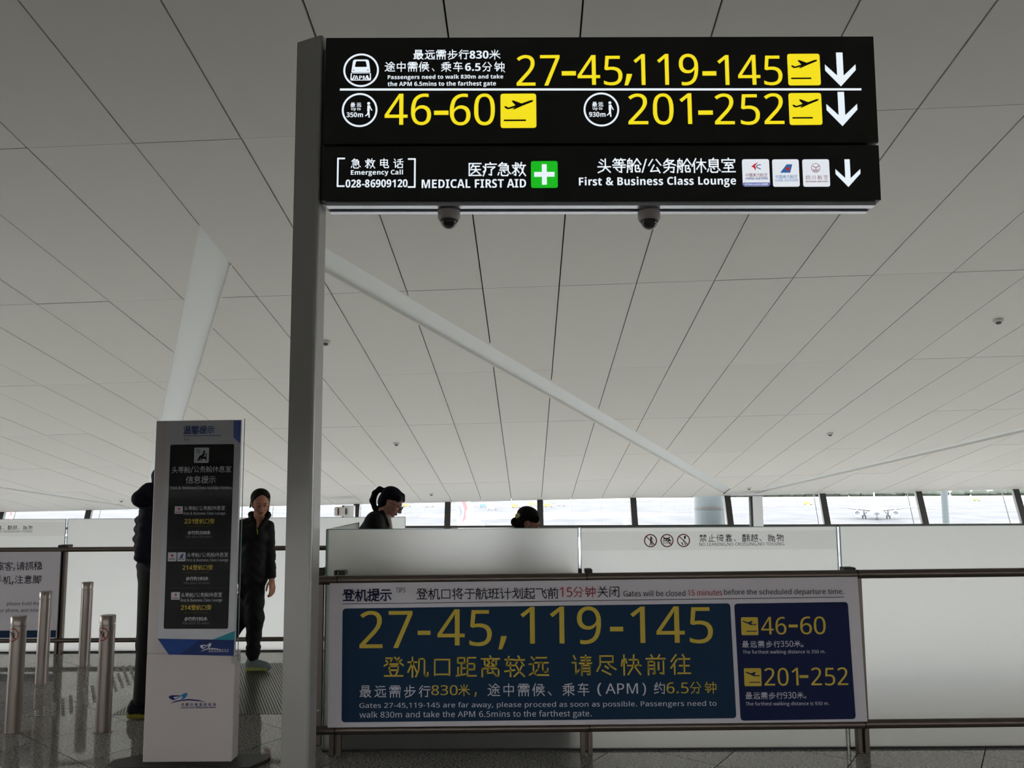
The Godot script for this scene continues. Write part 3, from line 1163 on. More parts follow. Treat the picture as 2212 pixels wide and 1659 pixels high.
	box(st, P(-1.665, 0.585, 5.53), P(-1.625, 0.625, 5.475), 0.002)
	obj("acrylic_foot", st, "camera_grey", root)


# the airport's wing mark: two looped ribbons over a long tapering stroke
func swoosh(parent: Node, x: float, y: float, w: float, h: float, d: float, ink: String, ink2: String) -> void:
	var q := func(a: float, b: float) -> Vector2: return Vector2(x + w * a, y + h * (1.0 - b))
	var st := begin()
	var left := PackedVector2Array()
	for p in [[0.0, 0.36], [0.03, 0.27], [0.10, 0.22], [0.24, 0.23], [0.34, 0.26], [0.26, 0.33], [0.14, 0.36], [0.13, 0.44], [0.17, 0.56], [0.12, 0.66], [0.04, 0.52]]:
		left.append(q.call(p[0], p[1]))
	flat(st, left, d)
	obj("wing_mark", st, ink, parent)
	st = begin()
	var right := PackedVector2Array()
	for p in [[0.12, 0.66], [0.26, 0.40], [0.40, 0.08], [0.47, 0.0], [0.50, 0.06], [0.49, 0.30], [0.44, 0.50], [0.36, 0.62], [0.35, 0.50], [0.38, 0.36], [0.35, 0.30], [0.24, 0.52], [0.17, 0.68]]:
		right.append(q.call(p[0], p[1]))
	flat(st, right, d)
	obj("wing_mark", st, ink2, parent)
	st = begin()
	var tail := PackedVector2Array()
	for p in [[0.04, 1.0], [0.16, 0.78], [0.32, 0.64], [0.55, 0.58], [0.80, 0.66], [1.0, 0.84], [0.78, 0.76], [0.55, 0.70], [0.34, 0.74], [0.18, 0.86]]:
		tail.append(q.call(p[0], p[1]))
	flat(st, tail, d)
	obj("wing_mark", st, ink, parent)

# ---------------------------------------------------------------- guards, rails, banner
func guard_panel(label: String, a: Vector3, b: Vector3, h: float, group: String) -> Node3D:
	var root := thing("glass_barrier", label, "glass barrier", (a + b) * 0.5, group)
	var t := (b - a).normalized()
	var n := t.cross(Vector3.UP).normalized() * 0.006
	var y0 := Vector3(0, 0.008, 0)
	var y1 := Vector3(0, h, 0)
	var st := begin()
	beam(st, (a + b) * 0.5 + y0, (a + b) * 0.5 + y1, (b - a).length(), 0.010, t)
	obj("frosted_pane", st, "frosted_glass", root)
	# the two clear glass sheets show only as greenish edges
	st = begin()
	beam(st, a + y1, b + y1, 0.004, 0.012, Vector3.UP)
	obj("top_edge", st, "glass_edge", root)
	for e in [a, b]:
		st = begin()
		beam(st, e + y0, e + y1, 0.004, 0.012, t)
		obj("side_edge", st, "glass_edge", root)
	st = begin()
	beam(st, a + Vector3(0, 0.006, 0), b + Vector3(0, 0.006, 0), 0.012, 0.030, Vector3.UP)
	obj("floor_channel", st, "clamp_dark", root)
	return root


func rail_tube(parent: Node, a: Vector3, b: Vector3, r: float) -> void:
	var st := begin()
	tube(st, [a, b], r, 20)
	obj("rail", st, "rail_steel", parent)


func twin_post(parent: Node, x: float, y: float, d: float) -> void:
	var st := begin()
	box(st, P(x - 0.036, 0, d), P(x - 0.008, y, d - 0.05), 0.002)
	box(st, P(x + 0.008, 0, d), P(x + 0.036, y, d - 0.05), 0.002)
	box(st, P(x - 0.008, 0.02, d - 0.005), P(x + 0.008, y, d - 0.015))
	obj("post", st, "rail_steel", parent)


func collar(parent: Node, at: Vector3, r: float) -> void:
	var st := begin()
	tube(st, [at - Vector3(0.004, 0, 0), at + Vector3(0.004, 0, 0)], r + 0.0015, 20)
	obj("collar", st, "clamp_dark", parent)


func build_near_guard() -> void:
	var xs := [[-1.178, 0.412, "frosted glass barrier behind the left half of the blue banner, darkened by the counter"], [0.428, 2.045, "frosted glass barrier with the no leaning notice across its top"], [2.065, 3.68, "plain bright frosted glass barrier past the banner's free edge"], [3.70, 5.30, "plain frosted glass barrier at the far end of the near railing"]]
	var panels := []
	for x in xs:
		panels.append(guard_panel(x[2], P(x[0], 0, 5.776), P(x[1], 0, 5.776), 1.35, ""))
	guard_panel("frosted glass barrier turned sideways at the corner of the staff desk", P(-1.176, 0, 5.80), P(-1.192, 0, 7.05), 1.35, "")
	# notice film with lettering and three prohibition signs
	var st := begin()
	quad(st, P(0.432, 1.209, 5.7695), P(2.041, 1.209, 5.7695), P(2.041, 1.325, 5.7695), P(0.432, 1.325, 5.7695), Vector3.BACK)
	var film := obj("notice_film", st, "notice_film", panels[1])
	for row in guard_text:
		say(film, row, 5.768)
	for i in 3:
		prohibition(film, Vector2(0.867 + i * 0.104, 1.268), 0.041, 5.768, i)
	# railing in front of the panels
	var root := thing("guard_railing", "brown steel railing with two rails and twin flat posts holding the blue banner", "railing", P(0.45, 0, 5.64))
	for y in [[1.046, 1.082, 0.0265], [0.160, 0.196, 0.0265]]:
		var joints := [-1.205, -1.075, 0.452, 2.108, 3.76, 5.4]
		for i in joints.size() - 1:
			var ya: float = lerpf(y[0], y[1], (joints[i] + 1.245) / 6.645)
			var yb: float = lerpf(y[0], y[1], (joints[i + 1] + 1.245) / 6.645)
			rail_tube(root, P(joints[i], ya, 5.64), P(joints[i + 1], yb, 5.64), y[2])
			if i > 0:
				collar(root, P(joints[i], ya, 5.64), y[2])
	for x in [-1.083, 0.437, 2.110, 3.77]:
		twin_post(root, x, 1.055, 5.715)
		st = begin()
		box(st, P(x + 0.005 if x < 1.0 else x - 0.075, 1.076, 5.73), P(x + 0.05 if x < 1.0 else x - 0.005, 1.104, 5.64), 0.004)
		obj("glass_clamp", st, "clamp_dark", root)
		st = begin()
		box(st, P(x - 0.03, 1.07, 5.770), P(x - 0.01, 1.10, 5.70), 0.003)
		obj("clamp_arm", st, "clamp_dark", root)
	# side rail with its broad flat post
	var side := thing("side_railing", "short side railing with a broad flat post and two bolts beside the sign post", "railing", P(-1.22, 0, 6.4))
	st = begin()
	box(st, P(-1.284, 0.0, 5.93), P(-1.214, 1.085, 5.905), 0.004)
	obj("post", st, "rail_steel", side)
	for bx in [-1.260, -1.238]:
		st = begin()
		lathe(st, [Vector2(0.006, 0.0), Vector2(0.006, 0.003), Vector2(0.0, 0.004)], P(bx, 0.215, 5.905), Vector3.BACK, 10)
		obj("bolt", st, "bolt", side)
	rail_tube(side, P(-1.248, 1.07, 5.93), P(-1.252, 1.07, 6.98), 0.022)
	rail_tube(side, P(-1.248, 0.17, 5.93), P(-1.252, 0.17, 6.98), 0.022)
	st = begin()
	box(st, P(-1.284, 0.0, 7.01), P(-1.216, 1.085, 6.98), 0.004)
	obj("post", st, "rail_steel", side)
	st = begin()
	box(st, P(-1.278, 1.05, 5.94), P(-1.212, 1.10, 5.90), 0.006)
	obj("rail_bracket", st, "clamp_dark", side)
	build_banner()


func prohibition(parent: Node, c: Vector2, r: float, d: float, kind: int) -> void:
	var st := begin()
	if kind == 0:
		flat(st, ellipse(c.x + 0.004, c.y + r * 0.52, 0.005, 0.005, 14), d)
		line2(st, [c + Vector2(0.004, 0.014), c + Vector2(0.002, -0.004)], 0.010, d)
		line2(st, [c + Vector2(0.002, -0.004), c + Vector2(-0.004, -0.028)], 0.005, d)
		line2(st, [c + Vector2(0.004, -0.004), c + Vector2(0.008, -0.028)], 0.005, d)
		line2(st, [c + Vector2(0.014, 0.020), c + Vector2(0.014, -0.026)], 0.003, d)
	elif kind == 1:
		for i in 6:
			line2(st, [c + Vector2(-0.024 + i * 0.0095, 0.0), c + Vector2(-0.024 + i * 0.0095, -0.022)], 0.003, d)
		line2(st, [c + Vector2(-0.026, 0.0), c + Vector2(0.026, 0.0)], 0.004, d)
		line2(st, [c + Vector2(-0.020, 0.012), c + Vector2(0.004, 0.012), c + Vector2(0.018, 0.002)], 0.009, d)
		flat(st, ellipse(c.x + 0.014, c.y + 0.018, 0.005, 0.005, 12), d)
	else:
		flat(st, PackedVector2Array([c + Vector2(0.002, 0.026), c + Vector2(0.016, 0.028), c + Vector2(0.014, 0.012), c + Vector2(0.006, 0.008)]), d)
		line2(st, [c + Vector2(0.004, 0.004), c + Vector2(0.0, -0.010)], 0.004, d)
		line2(st, [c + Vector2(-0.012, -0.012), c + Vector2(-0.006, -0.026)], 0.006, d)
		line2(st, [c + Vector2(0.006, -0.016), c + Vector2(0.012, -0.028)], 0.005, d)
	obj("pictogram", st, "ink_dark", parent)
	st = begin()
	ring(st, c.x, c.y, r, r, r * 0.16, d)
	line2(st, [c + Vector2(-0.7, 0.7) * r * 0.95, c + Vector2(0.7, -0.7) * r * 0.95], r * 0.14, d - 0.001, 0.0)
	obj("prohibition_ring", st, "ring_maroon", parent)


func build_banner() -> void:
	var root := thing("gate_banner", "printed vinyl banner with yellow gate numbers on blue, hung between rails", "banner", P(0.5, 0.183, 5.606))
	var st := begin()
	# a cloth with a faint belly, drawn as a fine grid between its four corners
	var c := [Vector2(-1.1181, 1.0279), Vector2(2.0987, 1.0479), Vector2(2.1146, 0.2008), Vector2(-1.1161, 0.1849)]
	var nx := 40
	var ny := 12
	var at := func(u: float, v: float, back: float) -> Vector3:
		var p: Vector2 = (c[0] as Vector2).lerp(c[1], u).lerp((c[3] as Vector2).lerp(c[2], u), v)
		return P(p.x, p.y, 5.6055 + back + 0.0012 * sin(u * 23.0) * sin(v * PI))
	for back in [0.0, 0.002]:
		st.set_smooth_group(1)
		for i in nx:
			for j in ny:
				quad(st, at.call(i / float(nx), j / float(ny), back), at.call((i + 1) / float(nx), j / float(ny), back), at.call((i + 1) / float(nx), (j + 1) / float(ny), back), at.call(i / float(nx), (j + 1) / float(ny), back), Vector3.BACK if back == 0.0 else Vector3.FORWARD)
	obj("cloth", st, "banner_vinyl", root)
	var d := 5.6030
	st = begin()
	flat(st, round_quad([Vector2(-1.0324, 0.2157), Vector2(1.3304, 0.2257), Vector2(1.3164, 0.8984), Vector2(-1.0364, 0.8814)], 0.022), d)
	obj("blue_field", st, "print_panel_blue", root)
	st = begin()
	flat(st, round_quad([Vector2(1.3563, 0.2108), Vector2(2.0449, 0.2167), Vector2(2.0309, 0.9024), Vector2(1.3413, 0.8964)], 0.022), d)
	obj("indigo_field", st, "print_panel_indigo", root)
	st = begin()
	line2(st, [Vector2(-1.0374, 0.9083), Vector2(2.0090, 0.9313)], 0.0035, d)
	obj("rule_line", st, "ink_dark", root)
	for row in banner_text:
		say(root, row, d - 0.002)
	departure_icon(root, [1.3782, 0.8157, 1.4808, 0.7100], d - 0.002, "ink_yellow", "print_panel_indigo", true)
	departure_icon(root, [1.3852, 0.5157, 1.4888, 0.4111], d - 0.002, "ink_yellow", "print_panel_indigo", true)
	# hem folded over each rail, with the seam showing below
	st = begin()
	beam(st, P(-1.118, 1.0285, 5.6085), P(2.099, 1.0485, 5.6085), 0.006, 0.005, Vector3.UP)
	obj("top_hem", st, "banner_vinyl", root)


func build_far_guard() -> void:
	var xs := [[-6.18, -4.575, "frosted glass barrier with the no leaning notice behind the grey escalator banner"], [-4.555, -2.94, "bright plain frosted glass barrier behind the two slim rear bollards"], [-2.93, -1.31, "bright plain frosted glass barrier behind the walking woman"], [-1.30, -1.10, "narrow end sheet of frosted glass barrier beside the ponytailed staff member"]]
	for i in xs.size():
		var g := guard_panel(xs[i][2], P(xs[i][0], 0, 9.34), P(xs[i][1], 0, 9.34), 1.33, "")
		if i == 0:
			var st0 := begin()
			quad(st0, P(-6.17, 1.16, 9.3330), P(-4.58, 1.16, 9.3330), P(-4.58, 1.30, 9.3330), P(-6.17, 1.30, 9.3330), Vector3.BACK)
			var film := obj("notice_film", st0, "notice_film", g)
			for row in far_guard_text:
				say(film, row, 9.3315)
	var root := thing("guard_railing", "dark steel railing with two rails running behind the bollards", "railing", P(-5.0, 0, 9.2))
	for seg in [[-6.6, -4.516], [-4.516, -1.25]]:
		rail_tube(root, P(seg[0], 1.030, 9.2), P(seg[1], 1.030, 9.2), 0.024)
		rail_tube(root, P(seg[0], 0.140, 9.2), P(seg[1], 0.140, 9.2), 0.022)
	for x in [-6.2, -4.53, -2.93, -1.30]:
		twin_post(root, x, 1.03, 9.26)
		var st := begin()
		box(st, P(x - 0.04, 1.05, 9.30), P(x + 0.06, 1.075, 9.19), 0.004)
		obj("glass_clamp", st, "clamp_dark", root)
	var ban := thing("escalator_banner", "grey banner asking to hold on, with a blue foot, on the rear railing", "banner", P(-5.4, 0.185, 9.16))
	var st := begin()
	slab(st, rect(-6.19, 0.170, -4.522, 1.012), P(0, 0, 9.162), Vector3.RIGHT, Vector3.UP, Vector3(0, 0, 0.004))
	obj("cloth", st, "banner_vinyl", ban)
	st = begin()
	flat(st, rect(-6.18, 0.175, -4.527, 0.245), 9.158)
	obj("blue_foot", st, "print_panel_blue", ban)
	for row in far_banner_text:
		say(ban, row, 9.157)


func build_counter() -> void:
	var root := thing("staff_desk", "grey staff desk standing behind the frosted guard", "desk", P(-0.35, 0, 6.15))
	var st := begin()
	box(st, P(-1.10, 0.0, 6.28), P(0.38, 1.02, 5.92), 0.01)
	obj("cabinet", st, "counter_grey", root)
	st = begin()
	box(st, P(-1.13, 1.02, 6.50), P(0.40, 1.06, 5.90), 0.006)
	obj("worktop", st, "counter_grey", root)


func build_bollards() -> void:
	var spots := [[-3.350, 6.26, true, "steel bollard bearing a red no-trolley sticker, farther from the totem"], [-2.752, 6.27, true, "steel bollard bearing a red no-trolley sticker, close beside the totem"], [-3.962, 7.81, false, "plain steel bollard in front of the grey escalator banner"], [-3.979, 8.60, false, "plain steel bollard standing nearest the bright rear glass barrier"], [-4.045, 7.0, false, "plain steel bollard at the edge of the group, cut by the frame"]]
	for s in spots:
		var o := P(s[0], 0, s[1])
		var root := thing("bollard", s[3], "bollard", o, "steel bollards")
		var st := begin()
		lathe(st, [Vector2(0.062, 0.0), Vector2(0.062, 0.004), Vector2(0.050, 0.006), Vector2(0.050, 0.700), Vector2(0.045, 0.702), Vector2(0.045, 0.712), Vector2(0.040, 0.712)], o, Vector3.UP, 32)
		obj("shaft", st, "bollard_steel", root)
		st = begin()
		lathe(st, [Vector2(0.044, 0.711), Vector2(0.0505, 0.712), Vector2(0.0505, 0.760), Vector2(0.047, 0.765), Vector2(0.0, 0.766)], o, Vector3.UP, 32)
		obj("cap", st, "bollard_steel", root)
		if s[2]:
			st = begin()
			var turn := -0.32
			var wrap := func(u: float, v: float) -> Vector3:
				var a := turn + u / 0.0508
				return o + Vector3(sin(a) * 0.0508, 0.645 + v, cos(a) * 0.0508)
			for i in 32:
				var a := TAU * i / 32
				var b := TAU * (i + 1) / 32
				quad(st, wrap.call(0.046 * cos(a), 0.046 * sin(a)), wrap.call(0.046 * cos(b), 0.046 * sin(b)), wrap.call(0.039 * cos(b), 0.039 * sin(b)), wrap.call(0.039 * cos(a), 0.039 * sin(a)), Vector3.BACK)
			for i in 8:
				var t0 := -0.028 + i * 0.007
				quad(st, wrap.call(t0 - 0.003, -t0 - 0.003), wrap.call(t0 + 0.007 - 0.003, -t0 - 0.007 - 0.003), wrap.call(t0 + 0.007 + 0.003, -t0 - 0.007 + 0.003), wrap.call(t0 + 0.003, -t0 + 0.003), Vector3.BACK)
			var ringo := obj("sticker", st, "sticker_red", root)
			st = begin()
			for q in [[-0.014, -0.012, 0.014, 0.004], [-0.012, 0.004, 0.0, 0.020], [0.012, -0.016, 0.018, 0.014], [-0.016, -0.020, 0.016, -0.015]]:
				quad(st, wrap.call(q[0], q[1]), wrap.call(q[2], q[1]), wrap.call(q[2], q[3]), wrap.call(q[0], q[3]), Vector3.BACK)
			obj("trolley_pictogram", st, "ink_dark", ringo)


func build_landing_plate() -> void:
	var root := thing("landing_plate", "ribbed metal floor plate that the walking woman stands on", "floor plate", P(-2.09, 0, 7.7))
	var st := begin()
	box(st, P(-2.9, -0.012, 6.73), P(-1.28, -0.005, 8.70))
	obj("tray", st, "plate_groove", root)
	var area := PackedVector2Array([Vector2(-2.897, 6.733), Vector2(-1.283, 6.733), Vector2(-1.283, 8.697), Vector2(-2.897, 8.697)])
	var dir := Vector2(0.342, -0.940)
	var nor := Vector2(0.940, 0.342)
	var c0 := nor.dot(Vector2(-2.897, 6.733))
	for i in 111:
		var a := nor * (c0 + i * 0.0201) + dir * (dir.dot(Vector2(-2.1, 7.7)))
		var strip := PackedVector2Array([a - dir * 3.0, a + dir * 3.0, a + dir * 3.0 + nor * 0.0145, a - dir * 3.0 + nor * 0.0145])
		for p in Geometry2D.intersect_polygons(strip, area):
			st = begin()
			slab(st, p, Vector3(0, -0.005, 0), Vector3.RIGHT, Vector3.FORWARD, Vector3(0, 0.007, 0))
			obj("rib", st, "plate_steel", root, P(p[0].x, 0, p[0].y) - root.position)

# ---------------------------------------------------------------- people
# A body is a field of tapered capsules and ellipsoids joined by a smooth minimum, meshed as surface nets.
func lin(r: float, g: float, b: float) -> Color:
	return Color(r, g, b).srgb_to_linear()


func cap(a: Vector3, b: Vector3, ra: float, rb: float, c: Color, k := 0.02, quilt := 0.0) -> Dictionary:
	return {"a": a, "b": b, "ra": ra, "rb": rb, "c": c, "k": k, "q": quilt, "e": Vector3.ZERO, "cut": false}


func ell(o: Vector3, r: Vector3, c: Color, k := 0.02, turn := Basis.IDENTITY) -> Dictionary:
	return {"a": o, "b": o, "ra": maxf(r.x, maxf(r.y, r.z)), "rb": 0.0, "c": c, "k": k, "q": 0.0, "e": r, "t": turn.inverse(), "cut": false}


func net(st: SurfaceTool, prims: Array, cell: float) -> void:
	var lo := Vector3.INF
	var hi := -Vector3.INF
	for p in prims:
		var r: float = maxf(p.ra, p.rb) + 0.03
		lo = lo.min((p.a as Vector3).min(p.b) - Vector3.ONE * r)
		hi = hi.max((p.a as Vector3).max(p.b) + Vector3.ONE * r)
	var nx := int((hi.x - lo.x) / cell) + 2
	var ny := int((hi.y - lo.y) / cell) + 2
	var nz := int((hi.z - lo.z) / cell) + 2
	var field := PackedFloat32Array()
	field.resize(nx * ny * nz)
	field.fill(1.0)
	var best := PackedFloat32Array()
	best.resize(nx * ny * nz)
	best.fill(1.0)
	var who := PackedInt32Array()
	who.resize(nx * ny * nz)
	for pi in prims.size():
		var p: Dictionary = prims[pi]
		var a: Vector3 = p.a
		var b: Vector3 = p.b
		var ra: float = p.ra
		var rb: float = p.rb
		var k: float = maxf(p.k, 0.0005)
		var quilt: float = p.q
		var e: Vector3 = p.e
		var is_ell := e != Vector3.ZERO
		var reach := maxf(ra, rb) + k + cell * 2.0
		var l := ((a.min(b) - Vector3.ONE * reach) - lo) / cell
		var h := ((a.max(b) + Vector3.ONE * reach) - lo) / cell
		var ab := b - a
		var inv := 1.0 / maxf(ab.length_squared(), 1e-9)
		var small := minf(e.x, minf(e.y, e.z))
		for z in range(maxi(0, int(l.z)), mini(nz, int(h.z) + 2)):
			for y in range(maxi(0, int(l.y)), mini(ny, int(h.y) + 2)):
				for x in range(maxi(0, int(l.x)), mini(nx, int(h.x) + 2)):
					var q := lo + Vector3(x, y, z) * cell
					var d: float
					if is_ell:
						var w: Vector3 = p.t * (q - a)
						var s := (w / e).length()
						d = (s - 1.0) * s / (w / (e * e)).length() if s > 0.001 else -small
					else:
						var t := clampf((q - a).dot(ab) * inv, 0.0, 1.0)
						d = (q - a - ab * t).length() - lerpf(ra, rb, t)
						if quilt > 0.0:
							d += quilt * (1.0 - absf(sin(q.y * PI / 0.068)))
						elif quilt < 0.0:
							d += quilt * sin(q.y * 52.0 + sin(q.x * 33.0 + q.z * 29.0) * 2.0) * sin(q.x * 21.0 - q.z * 17.0 + q.y * 9.0)
					var i := (z * ny + y) * nx + x
					if d < best[i]:
						best[i] = d
						who[i] = pi
					var f := field[i]
					var hh := maxf(k - absf(f - d), 0.0) / k
					field[i] = minf(f, d) - hh * hh * k * 0.25
	# one vertex in each crossed cell
	var vert := PackedInt32Array()
	vert.resize(nx * ny * nz)
	vert.fill(-1)
	var count := 0
	var pos := PackedVector3Array()
	var col := PackedColorArray()
	var off := [0, 1, nx, nx + 1, nx * ny, nx * ny + 1, nx * ny + nx, nx * ny + nx + 1]
	var corner := [Vector3(0, 0, 0), Vector3(1, 0, 0), Vector3(0, 1, 0), Vector3(1, 1, 0), Vector3(0, 0, 1), Vector3(1, 0, 1), Vector3(0, 1, 1), Vector3(1, 1, 1)]
	var edges := [[0, 1], [2, 3], [4, 5], [6, 7], [0, 2], [1, 3], [4, 6], [5, 7], [0, 4], [1, 5], [2, 6], [3, 7]]
	for z in nz - 1:
		for y in ny - 1:
			for x in nx - 1:
				var i := (z * ny + y) * nx + x
				var mask := 0
				for c in 8:
					if field[i + off[c]] < 0.0:
						mask |= 1 << c
				if mask == 0 or mask == 255:
					continue
				var s := Vector3.ZERO
				var n := 0
				for e in edges:
					var fa := field[i + off[e[0]]]
					var fb := field[i + off[e[1]]]
					if (fa < 0.0) != (fb < 0.0):
						s += (corner[e[0]] as Vector3).lerp(corner[e[1]], fa / (fa - fb))
						n += 1
				vert[i] = count
				count += 1
				pos.append(lo + (Vector3(x, y, z) + s / n) * cell)
				var bi := i
				var bd := 9.0
				for c in 8:
					if best[i + off[c]] < bd:
						bd = best[i + off[c]]
						bi = i + off[c]
				col.append(prims[who[bi]].c)
	st.set_smooth_group(1)
	var grad := func(i: int) -> Vector3: return Vector3(field[i + 1] - field[i - 1], field[i + nx] - field[i - nx], field[i + nx * ny] - field[i - nx * ny])
	for z in range(1, nz - 1):
		for y in range(1, ny - 1):
			for x in range(1, nx - 1):
				var i := (z * ny + y) * nx + x
				var f0 := field[i]
				for ax in 3:
					var stp: int = [1, nx, nx * ny][ax]
					var u: int = [nx, nx * ny, 1][ax]
					var v: int = [nx * ny, 1, nx][ax]
					var f1 := field[i + stp]
					if (f0 < 0.0) == (f1 < 0.0):
						continue
					var q := [vert[i], vert[i - u], vert[i - u - v], vert[i - v]]
					if q.min() < 0:
						continue
					if f0 < 0.0:
						q.reverse()
					for t in [[0, 1, 2], [0, 2, 3]]:
						for w in t:
							st.set_color(col[q[w]])
							st.add_vertex(pos[q[w]])
	st.set_smooth_group(-1)


func finger(out: Array, root: Vector3, dirs: Array, lens: Array, r: float, c: Color) -> void:
	var p := root
	for i in dirs.size():
		var q: Vector3 = p + (dirs[i] as Vector3).normalized() * lens[i]
		out.append(cap(p, q, r * (1.0 - 0.08 * i), r * (0.92 - 0.10 * i), c, 0.004))
		p = q


func hand(out: Array, wrist: Vector3, down: Vector3, fwd: Vector3, out_side: Vector3, c: Color, curl := 0.5) -> void:
	var palm := wrist + down * 0.055
	out.append(cap(wrist - down * 0.02, wrist + down * 0.02, 0.023, 0.024, c, 0.01))
	for i in 4:
		var o := fwd * (0.026 - i * 0.0175)
		out.append(cap(wrist + o * 0.5 + down * 0.015, wrist + o + down * 0.080, 0.0135, 0.0115, c, 0.012))
		var l: float = [0.040, 0.045, 0.042, 0.033][i]
		var bend := -out_side
		finger(out, wrist + o + down * 0.082, [down + bend * curl * 0.4, down + bend * curl * 1.1, down * 0.5 + bend * curl * 1.6], [l, l * 0.65, l * 0.5], 0.0092, c)
	finger(out, wrist + fwd * 0.022 + down * 0.025, [fwd * 0.8 + down * 0.8 - out_side * 0.3, fwd * 0.2 + down - out_side * 0.3, down - out_side * 0.3], [0.035, 0.030, 0.024], 0.0105, c)


func shoe(out: Array, heel: Vector3, toe: Vector3, upper: Color, sole: Color) -> void:
	var t := (toe - heel).normalized()
	var l := (toe - heel).length()
	var up := Vector3.UP
	for i in 6:
		var a := heel + t * (0.03 + (l - 0.075) * i / 6.0)
		var b := heel + t * (0.03 + (l - 0.075) * (i + 1) / 6.0)
		var w := 0.036 + 0.007 * sin(PI * (i + 1) / 6.5)
		out.append(ell(a + up * 0.020, Vector3(0.034, 0.020, w), sole, 0.008))
	out.append(ell(heel + t * 0.045 + up * 0.060, Vector3(0.045, 0.045, 0.034), upper, 0.015))
	out.append(cap(heel + t * 0.045 + up * 0.075, heel + t * 0.05 + up * 0.10, 0.042, 0.038, upper, 0.02))
	out.append(cap(heel + t * 0.09 + up * 0.068, heel + t * (l * 0.68) + up * 0.050, 0.040, 0.034, upper, 0.02))
	out.append(cap(heel + t * (l * 0.62) + up * 0.046, heel + t * (l - 0.045) + up * 0.040, 0.034, 0.026, upper, 0.02))


# head turned by basis h (local z forward out of the face, y up), centre o; size about 0.22 m tall
func head(out: Array, o: Vector3, h: Basis, skin: Color, hair: Color, lips: Color, dark: Color) -> void:
	var at := func(x: float, y: float, z: float) -> Vector3: return o + h * Vector3(x, y, z)
	out.append(ell(at.call(0, 0.022, -0.008), Vector3(0.070, 0.084, 0.086), skin, 0.01, h))
	out.append(ell(at.call(0, -0.040, 0.024), Vector3(0.056, 0.066, 0.056), skin, 0.02, h))
	out.append(ell(at.call(0, -0.090, 0.050), Vector3(0.022, 0.016, 0.020), skin, 0.02, h))
	for s in [-1.0, 1.0]:
		out.append(ell(at.call(s * 0.038, -0.028, 0.052), Vector3(0.022, 0.020, 0.020), skin, 0.015, h))
		out.append(ell(at.call(s * 0.072, -0.008, -0.008), Vector3(0.010, 0.028, 0.018), skin, 0.006, h))
		out.append(ell(at.call(s * 0.030, 0.006, 0.071), Vector3(0.017, 0.010, 0.010), skin, 0.008, h))
		out.append(ell(at.call(s * 0.030, 0.001, 0.0815), Vector3(0.0145, 0.0026, 0.003), dark, 0.001, h))
		out.append(cap(at.call(s * 0.014, 0.022, 0.083), at.call(s * 0.046, 0.021, 0.070), 0.0035, 0.0025, dark, 0.002))
		out.append(ell(at.call(s * 0.011, -0.040, 0.086), Vector3(0.009, 0.007, 0.009), skin, 0.008, h))
	out.append(cap(at.call(0, 0.010, 0.078), at.call(0, -0.034, 0.098), 0.008, 0.012, skin, 0.014))
	out.append(ell(at.call(0, -0.061, 0.078), Vector3(0.021, 0.0048, 0.010), lips, 0.003, h))
	out.append(ell(at.call(0, -0.070, 0.077), Vector3(0.017, 0.0055, 0.010), lips, 0.003, h))


func person(label: String, at: Vector3, body: Array, details: Array) -> Node3D:
	var st := begin()
	net(st, body, 0.013)
	for d in details:
		net(st, d[0], d[1])
	var root := thing("person", label, "person", at)
	obj("body", st, "person_surface", root)
	return root


func build_people() -> void:
	walking_woman()
	man_in_down_jacket()
	staff_member()
	seated_colleague()


